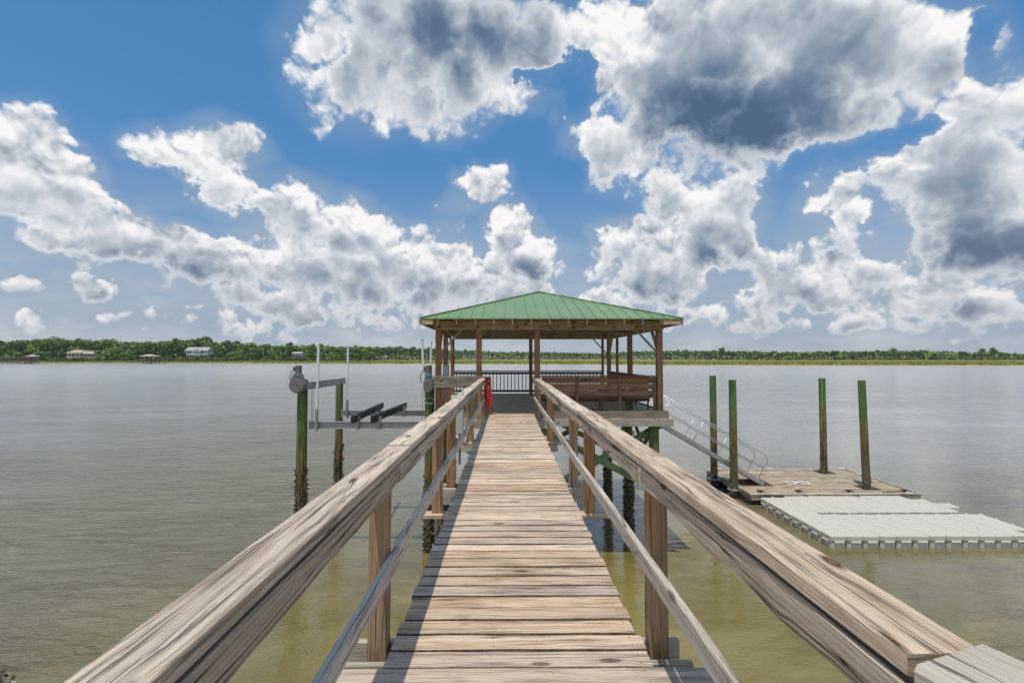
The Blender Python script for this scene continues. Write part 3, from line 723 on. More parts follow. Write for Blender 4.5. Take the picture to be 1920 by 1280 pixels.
bench('dark built-in bench with a slatted back along the right side of the pavilion', (4.08, 13.95, 0), R(90), 5.5, (.1, 1.4, 2.8, 4.2, 5.4), 1.0)

# ---------------------------------------------------------------- pilings
def oysters(x, y, r, z0, z1, n, seed):
    rs = random.Random(seed); mb = MB(); m = mb.mat(M['shell'])
    for _ in range(n):
        a = rs.uniform(0, 6.283); q = rs.random() ** 1.0; z = z0 + (z1 - z0) * q
        if rs.random() > (1.1 - q * .75): continue
        rr = r + (rs.uniform(-.01, .03) if n > 290 else rs.uniform(-.01, .01)); c = Vector((x + rr * math.cos(a), y + rr * math.sin(a), z))
        out = Vector((math.cos(a), math.sin(a), rs.uniform(-.3, .7))).normalized()
        side = out.cross(Vector((rs.uniform(-1, 1), rs.uniform(-1, 1), rs.uniform(-1, 1)))).normalized(); up = out.cross(side)
        l = rs.uniform(.03, .075) if n > 290 else rs.uniform(.02, .05); w = rs.uniform(.015, .035); t_ = rs.uniform(.008, .02)
        b0 = len(mb.v)
        for p in (c - out * .03, c + side * w + out * l * .4, c + out * l + up * t_, c - side * w + out * l * .4, c + up * (t_ + .01) + out * l * .45, c - up * .012 + out * l * .4): mb.v.append(tuple(p))
        rv = rs.random() if n > 290 else rs.uniform(.5, 1)
        for f in ((0, 1, 4), (1, 2, 4), (2, 3, 4), (3, 0, 4), (1, 0, 5), (2, 1, 5), (3, 2, 5), (0, 3, 5)):
            mb.face(tuple(b0 + k for k in f), [(0, 0)] * 3, rv, m)
    return mb
def shell_mat():
    m, t, b = new_mat('oyster crust')
    at = t.node('ShaderNodeAttribute', dict(attribute_name='rnd')).outputs['Fac']
    c = t.ramp(at, [(0, (.012, .010, .008)), (.4, (.045, .036, .025)), (.7, (.13, .10, .07)), (.88, (.26, .22, .17)), (1, (.50, .46, .40))])
    t.l.new(c, b.inputs['Base Color']); b.inputs['Roughness'].default_value = .8; return m
M['shell'] = shell_mat()
def piling(label, x, y, ztop, r=.15, oy=None, n=700, lean=(0, 0), group=None):
    o = thing('piling', label, 'piling', (x, y, WZ), group)
    r *= .93
    pts = [(x, y, -6.5)] + [(x + lean[0] * k / 6, y + lean[1] * k / 6, WZ + (ztop - WZ) * k / 6) for k in range(7)]
    rad = [r * 1.06] + [r * (1.05 - .06 * k / 6) for k in range(7)]
    MB().tube(pts, rad, M['pile'], 20).build('pole', o, smooth=True).data.shade_flat() if False else MB().tube(pts, rad, M['pile'], 14).build('pole', o)
    if oy: oysters(x, y, r, WZ - .1, oy, n, int(x * 31 + y * 7)).build('oyster_crust', o)['kind'] = 'stuff'
    return o
gl = 'pilings of the boat lift'
piling('green boat lift piling under the left gear housing, thick oyster crust at its foot', -6.03, 14.25, .88, .155, -1.75, 900, group=gl)
piling('rear left green boat lift piling, behind the one with the gear housing', -6.06, 17.45, .70, .14, -1.5, 700, group=gl)
piling('boat lift piling beside the pavilion corner, under the second gear housing', -2.27, 14.15, .88, .15, -1.9, 700, group=gl)
piling('green and orange boat lift piling close behind the left walkway rail', -2.2, 17.45, .55, .15, -1.7, 600, group=gl)
gg = 'pilings under the pavilion'
piling('bright green piling under the front right corner of the pavilion', 4.05, 13.3, -.33, .15, -1.9, 800, group=gg)
piling('oyster-crusted piling under the middle of the right side of the pavilion', 4.02, 16.0, -.33, .15, -.9, 1200, group=gg)
piling('dark oyster-crusted piling under the rear right corner of the pavilion', 4.0, 19.25, -.33, .15, -1.0, 1100, group=gg)
piling('piling under the pavilion front beside the walkway end', .75, 13.55, -.33, .15, -1.9, 500, group=gg)
piling('piling under the middle of the pavilion', .75, 16.0, -.33, .15, -1.9, 300, group=gg)
piling('piling under the rear middle of the pavilion', .75, 19.25, -.33, .15, -1.9, 300, group=gg)
piling('piling under the rear left corner of the pavilion', -2.2, 19.25, -.33, .15, -1.9, 300, group=gg)
piling('piling under the front left corner of the pavilion', -1.8, 13.5, -.33, .15, -1.9, 500, group=gg)
gf = 'mooring pilings of the floating dock'
piling('rear left green piling held by a metal hoop at the floating dock', 9.03, 21.05, .75, .15, -3.2, 140, group=gf)
piling('front left green piling held by a metal hoop at the floating dock', 9.12, 19.4, .64, .155, -3.0, 260, group=gf)
piling('rear right piling rising through the floating dock, greenish brown with pale barnacles', 14.42, 21.9, .60, .15, -2.6, 200, group=gf)
piling('front right piling rising through the floating dock and leaning slightly left', 14.42, 19.3, .62, .15, -3.2, 160, lean=(-.10, 0), group=gf)

# ---------------------------------------------------------------- boat lift
bl = thing('boat_lift', 'aluminium boat lift with two grey gear housings, cradle beams and black bunks', 'boat lift', (-4.1, 14.2, .7))
def ibeam(p0, p1, h=.2, w=.11, name='cradle_beam'):
    p0 = Vector(p0); p1 = Vector(p1); mb = MB(); hz = (p1 - p0).cross(Vector((0, 0, 1))).normalized()
    mb.board(p0, p1, (0, 0, 1), h - .016, .010, M['galv'], ch=.001)
    for s_ in (-1, 1): mb.board(p0 + Vector((0, 0, s_ * h / 2)), p1 + Vector((0, 0, s_ * h / 2)), hz, w, .012, M['galv'], ch=.001)
    return mb.build(name, bl)
ibeam((-5.85, 14.3, -.46), (-2.15, 14.3, -.46)); ibeam((-5.95, 17.35, -.46), (-2.2, 17.35, -.46))
ibeam((-5.88, 14.1, .70), (-5.88, 17.55, .70), name='top_beam'); ibeam((-2.42, 14.1, .70), (-2.42, 17.55, .70), name='top_beam')
for (x0, x1) in ((-4.40, -4.62), (-3.84, -3.76)):
    o = MB().board((x0, 13.75, -.23), (x1, 17.9, -.23), (0, 0, 1), .21, .09, M['black'], seg=6, ch=.015, jit=.001).build('bunk', bl)
for (x, y) in ((-4.40, 14.3), (-4.61, 17.35), (-3.78, 14.3), (-3.70, 17.35)):
    MB().post(x, y - .075, -.58, -.20, .09, M['galv'], d=.02).post(x, y + .075, -.58, -.20, .09, M['galv'], d=.02).build('bunk_bracket', bl)
for (x, y, zt, lx) in ((-5.59, 14.2, 1.88, .03), (-5.72, 17.3, 1.89, 0), (-2.32, 14.2, 2.05, -.2), (-2.74, 17.3, 2.08, 0)):
    g = MB().tube([(x + lx * .25, y, -.1), (x + lx, y, zt)], .037, M['pvc'], 12).tube([(x + lx, y, zt), (x + lx, y, zt + .03)], .044, M['pvc'], 12).build('guide_pole', bl, smooth=False)
    MB().tube([(x, y, -.62), (x + lx * .25, y, .02)], .045, M['galv'], 12).build('pole_socket', bl)
for (x, y) in ((-5.72, 14.25), (-5.76, 14.25), (-5.8, 17.4), (-2.5, 14.25)):
    MB().tube([(x, y, .62), (x, y, -.4)], .006, M['cloth'], 5).build('cable', bl)
M['cleatgrey'] = simple('housing rib grey', (.26, .255, .24), .5)
def gear(cx, y, cz, kx=1.0):
    hs = []
    for k in range(25):
        an = math.pi * (-.12) - k / 24 * math.pi * .76 - 0
        a = -math.pi / 2 - math.pi * .56 + k / 24 * math.pi * 1.12
        a = -math.pi - .18 + k / 24 * (math.pi + .36)
        hs.append((cx + .225 * kx * math.cos(a), cz - .05 + .225 * math.sin(a)))
    hs += [(cx + .115 * kx, cz + .26), (cx + .085 * kx, cz + .29), (cx - .085 * kx, cz + .29), (cx - .115 * kx, cz + .26)]
    g = fix_normals(MB().prism(hs, y - .10, y + .10, M['grey']).build('gear_housing', bl))
    bv = g.modifiers.new('b', 'BEVEL'); bv.width = .02; bv.segments = 3; bv.limit_method = 'ANGLE'
    for rr in (.18, .135, .09, .045):
        MB().tube([(cx + rr * kx * math.cos(k * .2618), y - .102, cz - .05 + rr * math.sin(k * .2618)) for k in range(24)], .013, M['cleatgrey'], 6, closed=True).build('housing_rib', g, smooth=True)
    MB().box((cx, y - .105, cz + .21), (.13, .012, .05), M['teal']).build('sticker', g)
    MB().tube([(cx - .01, y + .03, cz + .28), (cx - .01, y + .03, cz + .50)], .095, M['grey'], 16).tube([(cx - .01, y + .03, cz + .50), (cx - .01, y + .03, cz + .52)], .08, M['grey'], 16).build('motor', bl, smooth=False)
    MB().box((cx - .13, y + .03, cz + .42), (.05, .08, .12), M['grey']).build('junction_box', bl)
    pts = [(cx - .14, y + .02, cz + .38), (cx - .22, y, cz + .28), (cx - .24, y, cz + .15), (cx - .20, y, cz + .02)]
    MB().tube(pts, .012, M['black'], 6).build('power_cable', bl)
gear(-6.06, 14.0, .78); gear(-2.28, 14.0, .78, .66)
MB().tube([(-2.25 + .14 * math.cos(k * .5), 13.98, .28 + .09 * math.sin(k * .5)) for k in range(12)], .016, M['galv'], 6).build('power_cable', bl)

# ---------------------------------------------------------------- gangway
gw = thing('gangway', 'grey aluminium gangway with tubular rails sloping down to the floating dock', 'gangway', (4.4, 20.1, -.1))
A0 = Vector((4.45, 0, -.10)); A1 = Vector((10.45, 0, -3.60)); ax = (A1 - A0).normalized(); nz = Vector((-ax.z, 0, ax.x)); 
if nz.z < 0: nz = -nz
YN, YF = 19.65, 20.65
for yy in (YN, YF):
    o_ = Vector((0, yy, 0))
    MB().board(A0 + o_, A1 + o_, (0, 0, 1), .17, .04, M['galv'], seg=4, ch=.003).build('side_beam', gw)
    H = 1.05; L = (A1 - A0).length
    top = [A0 + o_ + nz * H, A0 + o_ + nz * H + ax * (L - .55)]
    c = A0 + o_ + nz * (H - .25) + ax * (L - .55); 
    for k in range(1, 7):
        an = k / 6 * math.pi / 2; top.append(c + nz * .25 * math.cos(an) + ax * .25 * math.sin(an))
    top.append(A0 + o_ + ax * (L - .30))
    MB().tube(top, .022, M['alu'], 10).build('handrail', gw, smooth=True)
    MB().tube([A0 + o_ + nz * .55, A0 + o_ + nz * .55 + ax * (L - .32)], .018, M['alu'], 8).build('mid_rail', gw, smooth=True)
    d = .35
    while d < L - .6:
        MB().tube([A0 + o_ + ax * d, A0 + o_ + ax * d + nz * H], .018, M['alu'], 8).build('rail_post', gw, smooth=True); d += 1.62
mb = MB(); 
mb.board(A0 + Vector((0, (YN + YF) / 2, .03)), A1 + Vector((0, (YN + YF) / 2, .03)), (0, 1, 0), YF - YN - .05, .03, M['galv'], seg=4)
d = .1
while d < (A1 - A0).length:
    q = A0 + ax * d + Vector((0, 0, .055)); mb.board(q + Vector((0, YN + .05, 0)), q + Vector((0, YF - .05, 0)), ax, .03, .012, M['galv']); d += .3
mb.build('walk_surface', gw)

# ---------------------------------------------------------------- floating dock
fd = thing('floating_dock', 'square wooden floating dock with mooring cleats below the gangway', 'floating dock', (12.6, 20.4, -4.0))
X0, X1, Y0, Y1, ZD = 9.32, 15.75, 18.4, 22.4, -3.67
mb = MB(); y = Y0 + .06
while y < Y1 - .02:
    mid = random.choice((11.5, 12.6, 13.5))
    for (a, b_) in ((X0 + .04, mid - .002), (mid + .002, X1 - .04)):
        mb.board((a, y + .068, ZD - .019 + random.uniform(-.002, .002)), (b_, y + .068, ZD - .019), (0, 1, 0), .130, .038, M['fdeck'], seg=4, jit=.001, side=M['grime'])
    y += .138
mb.build('deck_planks', fd)
for (p0, p1) in [((X0 - .04, Y0 - .02, ZD - .10), (X1 + .04, Y0 - .02, ZD - .10)), ((X0 - .04, Y1 + .04, ZD - .10), (X1 + .04, Y1 + .04, ZD - .10)), ((X0 - .02, Y0, ZD - .10), (X0 - .02, Y1, ZD - .10)), ((X1 + .02, Y0, ZD - .10), (X1 + .02, Y1, ZD - .10))]:
    MB().board(p0, p1, (0, 0, 1), .22, .04, M['fdeck'], seg=8, jit=.0015).build('rim_board', fd)
for (p0, p1) in [((X0 - .08, Y0 - .035, ZD + .02), (X1 + .08, Y0 - .035, ZD + .02)), ((X0 - .08, Y1 + .03, ZD + .02), (X1 + .08, Y1 + .03, ZD + .02)), ((X1 + .035, Y0 - .03, ZD + .018), (X1 + .035, Y1, ZD + .018)), ((X0 - .03, Y0 - .03, ZD + .018), (X0 - .03, Y1, ZD + .018))]:
    MB().board(p0, p1, (0, 0, 1), .05, .07, M['pale'], seg=8, ch=.015, jit=.001).build('edge_bumper', fd)
for x in (9.9, 11.6, 13.3, 15.0):
    for y in (19.2, 21.5): MB().box((x, y, -4.05), (1.4, 1.5, .42), M['black'], ch=.05).build('float', fd)
def cleat(x, y, m='galv', s_=1):
    MB().box((x, y, ZD + .06), (.05 * s_, .05, .05), M[m]).tube([(x - .14 * s_, y, ZD + .10), (x - .05, y, ZD + .085), (x + .05, y, ZD + .085), (x + .14 * s_, y, ZD + .10)], .018, M[m], 8).build('cleat', fd)
CL = [(9.72, 18.55), (11.2, 18.55), (13.15, 18.55), (15.3, 18.55)]
for (x, y) in CL: cleat(x, y, 'black')
for (x, y) in ((9.75, 22.3), (12.1, 22.3), (15.5, 22.3), (15.6, 21.3)): cleat(x, y, 'pvc')
for (x, y) in ((9.03, 21.05), (9.12, 19.4)):
    ring = [(x + .23 * math.cos(k * .4189), y + .23 * math.sin(k * .4189), ZD - .06) for k in range(15)]
    mb = MB().tube(ring, .03, M['alu'], 8, closed=True)
    mb.board((x + .1, y - .27, ZD - .06), (X0 + .35, y - .27, ZD - .06), (0, 0, 1), .14, .02, M['alu']).board((x + .1, y + .27, ZD - .06), (X0 + .35, y + .27, ZD - .06), (0, 0, 1), .14, .02, M['alu'])
    mb.build('piling_hoop', fd)
for (x, y) in ((14.42, 21.9), (14.42, 19.3)):
    MB().board((x - .32, y - .26, ZD + .012), (x + .32, y - .26, ZD + .012), (0, 1, 0), .14, .02, M['black']).board((x - .32, y + .26, ZD + .012), (x + .32, y + .26, ZD + .012), (0, 1, 0), .14, .02, M['black']).board((x - .25, y - .19, ZD + .012), (x - .25, y + .19, ZD + .012), (1, 0, 0), .12, .02, M['black']).board((x + .25, y - .19, ZD + .012), (x + .25, y + .19, ZD + .012), (1, 0, 0), .12, .02, M['black']).build('piling_collar', fd)
MB().box((10.2, 20.15, ZD + .008), (1.3, 1.1, .02), simple('rusty wear plate', (.12, .035, .022), .7, var=.4)).build('wear_plate', fd)
# mooring lines to the plastic dock
gm = 'dark mooring lines'
lab = ['dark mooring line on the leftmost cleat, beside the front left piling', 'dark mooring line on the second cleat, in front of the white rope', 'dark mooring line on the third cleat, just left of the leaning piling', 'dark mooring line on the cleat at the right corner of the dock']
for k, (x, y) in enumerate(CL):
    mb = MB()
    for j in range(3):
        mb.tube([(x + .10 * math.cos(a * .9 + j), y + .05 * math.sin(a * .9 + j), ZD + .09 + .01 * j + .012 * math.sin(a * 2)) for a in range(7)], .016, M['navy'], 6)
    dx = -.5 if k == 3 else .18
    mb.tube([(x, y, ZD + .10), (x + dx * .4, y - .13, ZD + .09), (x + dx * .6, y - .25, ZD - .02), (x + dx, y - .42, ZD - .06)] if k < 3 else [(x, y, ZD + .10), (x - .3, y + .02, ZD + .04), (x - .8, y + .05, ZD + .03)], .014, M['navy'], 6)
    tag(mb.build('mooring_line', smooth=True, loc=(x, y, ZD)), lab[k], 'rope', gm)
pts = []
for k in range(60):
    a = k * .42; pts.append((12.0 + .42 * math.sin(a * .5) + .06 * math.sin(a * 1.7), 19.95 + .26 * math.sin(a) + .05 * math.cos(a * 2.1), ZD + .025 + .012 * (k % 3)))
tag(MB().tube(pts, .017, M['rope'], 6).build('rope', smooth=True, loc=(12, 19.95, ZD)), 'white rope lying in loose loops on the wooden floating dock', 'rope')

# ---------------------------------------------------------------- modular plastic dock
md = thing('modular_dock', 'pale grey plastic cube dock with a narrow slot, moored in front of the wooden dock', 'floating dock', (12.5, 16.2, WZ))
def cube_mesh():
    mb = MB(); s_ = .245; c = .05
    def ring(h, z): 
        k = c
        return [(-h + k, -h, z), (h - k, -h, z), (h, -h + k, z), (h, h - k, z), (h - k, h, z), (-h + k, h, z), (-h, h - k, z), (-h, -h + k, z)]
    lev = [(.215, -.12), (.225, .14), (.205, .16), (.205, .20), (.243, .215), (.246, .33), (.236, .35)]
    b0 = len(mb.v)
    for h, z in lev: mb.v.extend(ring(h, z))
    m = mb.mat(M['float'])
    for l in range(len(lev) - 1):
        for i in range(8):
            j = (i + 1) % 8; mb.face((b0 + l * 8 + i, b0 + l * 8 + j, b0 + l * 8 + 8 + j, b0 + l * 8 + 8 + i), [(0, 0)] * 4, .5, m)
    mb.face(tuple(b0 + (len(lev) - 1) * 8 + i for i in range(8)), [(0, 0)] * 8, .5, m)
    # side tabs
    for (dx, dy) in ((1, 0), (-1, 0), (0, 1), (0, -1)):
        mb.board((dx * .23 - dy * .14, dy * .23 + dx * .14, .175), (dx * .23 + dy * .14, dy * .23 - dx * .14, .175), (dx, dy, 0), .085, .065, M['float'], ch=.02, rnd=.6)
        mb.board((dx * .215 - dy * .10, dy * .215 + dx * .10, .05), (dx * .215 + dy * .10, dy * .215 - dx * .10, .05), (0, 0, 1), .16, .03, M['float'], ch=.008, rnd=.6)
    # tread ribs and corner pin
    for k in (-.12, 0, .12): mb.board((-.15, k, .353), (.15, k, .353), (0, 1, 0), .03, .010, M['float'], ch=.003, rnd=.5)
    mb.tube([(.245, .245, .30), (.245, .245, .362)], .05, M['float'], 10)
    return mb
cb = cube_mesh().build('float_cube', None); fix_normals(cb); cb.parent = md
first = True
def put(ix, y):
    global first
    o = cb if first else cb.copy()
    if not first: COL.objects.link(o); o.parent = md
    first = False
    o.location = (9.76 + ix * .495 - 12.5, y - 16.2, random.uniform(-.006, .006))
    o.rotation_euler = (random.uniform(-.008, .008), random.uniform(-.008, .008), 0)
for r_ in range(3):
    for ix in range(12 + (1 if r_ > 0 else 0)): put(ix, 14.46 + r_ * .495)
put(0, 14.46 + 3 * .495); put(1, 14.46 + 3 * .495)
for ix in range(2, 13): put(ix, 14.46 + 3 * .495 - .0)
for r_ in range(4, 8):
    n = {4: 12, 5: 13, 6: 12, 7: 11}[r_]
    for ix in range(n): put(ix, 14.46 + r_ * .495 + (.22 if (ix > 1) else .0) * (1 if r_ >= 4 else 0) - (.0))

# ---------------------------------------------------------------- small things on the walkway
hs = thing('hose', 'red hose hung in long loops over the end of the left handrail', 'hose', (-.55, 13.0, .98))
for k in range(9):
    x = -.60 + .018 * k + random.uniform(-.01, .01); yy = 12.98 + random.uniform(-.06, .06); L = random.uniform(.72, .93)
    wd = random.uniform(.02, .05); pts = []
    for j in range(25):
        a = j / 24 * 2 * math.pi
        pts.append((x + wd * math.sin(a) * (1.1 - .4 * math.cos(a)) + .01 * math.sin(3 * a + k), yy + .02 * math.cos(a), 1.0 - L / 2 + L / 2 * math.cos(a)))
    MB().tube(pts, .013, M['red'], 7, closed=True).build('hose_loop', hs, smooth=True)
MB().tube([(-.53, 12.95, .05), (-.48, 12.93, .03), (-.42, 12.94, .025), (-.36, 12.95, .03)], .014, M['red'], 7).tube([(-.36, 12.95, .03), (-.30, 12.95, .03)], .018, M['galv'], 8).build('nozzle', hs)
eb = thing('electrical_box', 'grey metal electrical box with conduits on a left rail post', 'electrical box', (-.90, 8.5, .4))
MB().box((-.885, 8.50, .41), (.23, .12, .46), M['greybox'], ch=.008).build('box', eb)
MB().box((-.885, 8.434, .41), (.205, .012, .43), M['greybox'], ch=.004).build('door', eb)
for dx in (-.04, .05): MB().tube([(-.885 + dx, 8.5, .2), (-.885 + dx, 8.5, -.35)], .02, M['cloth'] if dx > 0 else M['galv'], 8).build('conduit', eb)
cp = [(-.80, 6.6, .10), (-.80, 6.6, -.05), (-.78, 6.55, -.16), (-.70, 6.5, -.24), (-.56, 6.45, -.28)]
tag(MB().tube(cp, .03, M['galv'], 10).build('conduit_pipe', smooth=True, loc=(-.8, 6.6, .1)), 'curved grey conduit pipe running under the left edge of the walkway', 'pipe')
cbx = thing('control_box', 'small grey control box fixed to the left front corner post of the pavilion', 'control box', (-1.72, 13.4, 1.2))
MB().box((-1.70, 13.36, 1.17), (.16, .10, .34), M['grey'], ch=.008).build('box', cbx)
MB().box((-1.70, 13.304, 1.17), (.13, .012, .30), M['greybox'], ch=.003).build('lid', cbx)

# ---------------------------------------------------------------- water, land
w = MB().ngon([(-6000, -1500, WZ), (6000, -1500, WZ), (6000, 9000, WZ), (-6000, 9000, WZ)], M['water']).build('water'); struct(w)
def shore_y(x):                        # distance of the far waterline for a lateral position
    pts = [(-4000, 900), (-1500, 640), (-540, 545), (-360, 540), (-180, 500), (-40, 455), (60, 420), (150, 375), (380, 352), (800, 350), (2500, 420), (4000, 600)]
    for (a, b_), (c, d) in zip(pts[:-1], pts[1:]):
        if x <= c: return b_ + (d - b_) * (x - a) / (c - a)
    return 600
rs = random.Random(5)
xs = []
x = -4000
while x < 4000: xs.append(x); x += 12 if abs(x) < 900 else 120
def strip(name, profile, mat, jitter=0.0):
    mb = MB(); m = mb.mat(mat); rows = []
    for i, x in enumerate(xs):
        j = (math.sin(x * .021) * 6 + math.sin(x * .057 + 2) * 4 + rs.uniform(-2, 2)) * jitter
        row = []
        for (d, z) in profile:
            row.append(len(mb.v)); yy = shore_y(x) + d + (j if d < 200 else 0)
            k = 1 if d < 700 else yy / (shore_y(x) + 1)
            mb.v.append((x * (1 if d < 700 else 1 + (d - 700) / 2500), yy, z))
        rows.append(row)
    for a, b_ in zip(rows[:-1], rows[1:]):
        for k in range(len(profile) - 1): mb.face((a[k], b_[k], b_[k + 1], a[k + 1]), [(0, 0)] * 4, rs.random(), m)
    return mb.build(name)
struct(strip('mud_bank', [(-6, -4.4), (0, -4.02), (8, -3.75), (18, -3.6)], M['mud'], 1.0))
struct(strip('far_ground', [(12, -3.62), (60, -3.1), (120, -2.2), (200, -.8), (700, .5), (6500, 3)], M['ground'], .6))
# a scrap of the near bank with oysters, at the lower left
mb = MB(); m = mb.mat(M['mudnear']); N = 16
for i in range(N):
    for j in range(N):
        xx = -14.4 + i * .55; yy = 4.2 + j * .42
        hgt = .22 - ((xx + 9.7) / 1.75) ** 2 * .26 - ((yy - 7.7) / 1.25) ** 2 * .24 + rs.uniform(-.03, .03)
        mb.v.append((xx, yy, WZ + max(-.3, hgt)))
for i in range(N - 1):
    for j in range(N - 1): mb.face((i * N + j, (i + 1) * N + j, (i + 1) * N + j + 1, i * N + j + 1), [(0, 0)] * 4, .5, m)
struct(mb.build('near_bank', smooth=True))
mb = MB(); m = mb.mat(M['shell'])
for _ in range(1800):
    xx = rs.uniform(-11.8, -7.7); yy = rs.uniform(6.2, 9.3); hgt = .22 - ((xx + 9.7) / 1.75) ** 2 * .26 - ((yy - 7.7) / 1.25) ** 2 * .24
    if hgt < -.02: continue
    c = Vector((xx, yy, WZ + hgt)); out = Vector((rs.uniform(-1, 1), rs.uniform(-1, 1), rs.uniform(.3, 1))).normalized(); side = out.orthogonal().normalized(); up = out.cross(side)
    l = rs.uniform(.05, .13); b0 = len(mb.v); rv = rs.random() ** .6
    for p in (c - out * .02, c + side * l * .35 + out * l * .5, c + out * l, c - side * l * .35 + out * l * .5, c + up * .02 + out * l * .5): mb.v.append(tuple(p))
    for f in ((0, 1, 4), (1, 2, 4), (2, 3, 4), (3, 0, 4), (3, 2, 1, 0)): mb.face(tuple(b0 + k for k in f), [(0, 0)] * len(f), rv, m)
o = mb.build('oyster_bed'); o['kind'] = 'stuff'; tag(o, 'bed of dark and pale oyster shells on the near mud bank at the lower left corner', 'oysters')

def tufts(name, d0, d1, n, hmin, hmax, mat, label, cat, wmul=1.0):
    mb = MB(); m = mb.mat(mat)
    for _ in range(n):
        x = rs.uniform(-820, 820); d = d0 + (d1 - d0) * rs.random() ** 1.3
        jn = (math.sin(x * .021) * 6 + math.sin(x * .057 + 2) * 4)
        y = shore_y(x) + d + jn; z = -3.7 + max(0, d - 10) * .011; hh = rs.uniform(hmin, hmax); ww = rs.uniform(1.0, 2.6) * wmul
        a = rs.uniform(-.7, .7); b0 = len(mb.v); dx, dy = ww * math.cos(a), ww * math.sin(a)
        mb.v += [(x - dx, y - dy, z - .3), (x + dx, y + dy, z - .3), (x + dx * .8, y + dy, z + hh * .8), (x + dx * .15, y, z + hh), (x - dx * .75, y - dy, z + hh * .75)]
        mb.face(tuple(range(b0, b0 + 5)), [(0, 0)] * 5, rs.random(), m)
    o = mb.build(name); o['kind'] = 'stuff'; tag(o, label, cat); return o
tufts('marsh_grass', 16, 90, 34000, 1.2, 2.1, M['marsh'], 'yellow-green marsh grass band along the far shore', 'marsh grass')
tufts('dry_marsh_grass', 95, 200, 16000, .9, 1.6, M['drygrass'], 'straw-coloured marsh behind the green band of the far shore', 'marsh grass', 1.4)

# ---------------------------------------------------------------- trees
def crown_mesh(kind, seed, n):
    q = random.Random(seed); mb = MB(); m = mb.mat(M['pine' if kind == 'pine' else ('shrub' if kind == 'shrub' else 'leaf')])
    lobes = []
    if kind == 'pine':          # unit tree: height 1
        for k in range(q.randint(6, 8)):
            zz = q.uniform(.50, .95); rr = .17 * (1.15 - abs(zz - .75) * 1.8)
            lobes.append((q.uniform(-.11, .11), q.uniform(-.11, .11), zz, rr * q.uniform(.6, 1.1), rr * .55))
    elif kind == 'shrub':
        for k in range(6): lobes.append((q.uniform(-.4, .4), q.uniform(-.3, .3), q.uniform(.3, .62), q.uniform(.22, .36), q.uniform(.2, .32)))
    else:
        for k in range(q.randint(9, 12)):
            a = q.uniform(0, 6.28); zz = q.uniform(.28, .86); rad = .30 * math.sqrt(max(0, 1 - ((zz - .5) / .48) ** 2)) * q.uniform(.4, 1)
            lobes.append((rad * math.cos(a), rad * math.sin(a), zz, q.uniform(.11, .20), q.uniform(.09, .15)))
    for i in range(n):
        L = lobes[i % len(lobes)]
        th = q.uniform(0, 6.283); cz = q.uniform(-1, 1); s = math.sqrt(1 - cz * cz); rr = q.uniform(.65, 1.08)
        c = Vector((L[0] + L[3] * rr * s * math.cos(th), L[1] + L[3] * rr * s * math.sin(th), L[2] + L[4] * rr * cz))
        nrm = (Vector((s * math.cos(th), s * math.sin(th), cz)) + Vector((q.uniform(-.7, .7), q.uniform(-.7, .7), q.uniform(-.4, .9)))).normalized()
        a = nrm.orthogonal().normalized(); b_ = nrm.cross(a); sz = q.uniform(.018, .042) * (1.6 if kind == 'shrub' else 1)
        rv = min(1, max(0, .25 + .35 * q.random() + .12 * ((i % len(lobes)) % 4)))
        b0 = len(mb.v)
        for (u, v_) in ((-1, -.6), (.2, -1), (1, .1), (.3, 1), (-.8, .7)): mb.v.append(tuple(c + a * u * sz + b_ * v_ * sz * q.uniform(.7, 1.2)))
        mb.face(tuple(range(b0, b0 + 5)), [(0, 0)] * 5, rv, m)
    return mb
def trunk_mesh(kind, seed):
    q = random.Random(seed); mb = MB(); top = .8 if kind == 'pine' else .5
    mb.tube([(0, 0, -.03), (q.uniform(-.01, .01), 0, top * .5), (q.uniform(-.02, .02), 0, top)], [.020, .014, .006], M['trunk'], 6)
    for k in range(4 if kind != 'shrub' else 0):
        z = top * q.uniform(.55, .95); a = q.uniform(0, 6.28); mb.tube([(0, 0, z), (.12 * math.cos(a), .12 * math.sin(a), z + .08)], [.008, .003], M['trunk'], 4)
    return mb
PROTO = {}
for kind, n in (('broad', 4), ('pine', 4), ('shrub', 3)):
    for k in range(n):
        c = crown_mesh(kind, 100 + k * 7 + len(kind), {'broad': 620, 'pine': 320, 'shrub': 260}[kind]).build('crown'); t_ = trunk_mesh(kind, k).build('trunk')
        PROTO[(kind, k)] = (c.data, t_.data); D.objects.remove(c); D.objects.remove(t_)
NT_ = 0
def plant(kind, k, x, y, z, h, wf, label, group):
    global NT_
    NT_ += 1
    nm = {'broad': 'broadleaf_tree', 'pine': 'pine_tree', 'shrub': 'shrub'}[kind]
    o = thing(nm, label, {'shrub': 'shrub'}.get(kind, 'tree'), (x, y, z), group)
    o.scale = (h * wf, h * wf, h); o.rotation_euler = (0, 0, random.uniform(0, 6.28))
    for nm2, me in (('crown', PROTO[(kind, k)][0]), ('trunk', PROTO[(kind, k)][1])):
        if nm2 == 'trunk' and kind == 'shrub': nm2 = 'stem'
        c = D.objects.new(nm2, me); COL.objects.link(c); c.parent = o
TOP = [(-500, 630), (0, 634), (50, 630), (100, 627), (140, 629), (200, 632), (260, 633), (300, 636), (340, 630), (372, 628), (400, 632), (450, 638), (500, 643), (560, 641), (640, 645), (700, 646), (800, 650), (850, 653), (950, 657), (1010, 657), (1130, 660), (1200, 656), (1280, 654), (1400, 656), (1500, 657), (1600, 656), (1700, 654), (1800, 657), (1850, 660), (1872, 655), (1920, 662), (2400, 660)]
def topy(px):
    for (a, b_), (c, d) in zip(TOP[:-1], TOP[1:]):
        if px <= c: return b_ + (d - b_) * (px - a) / (c - a)
    return 660
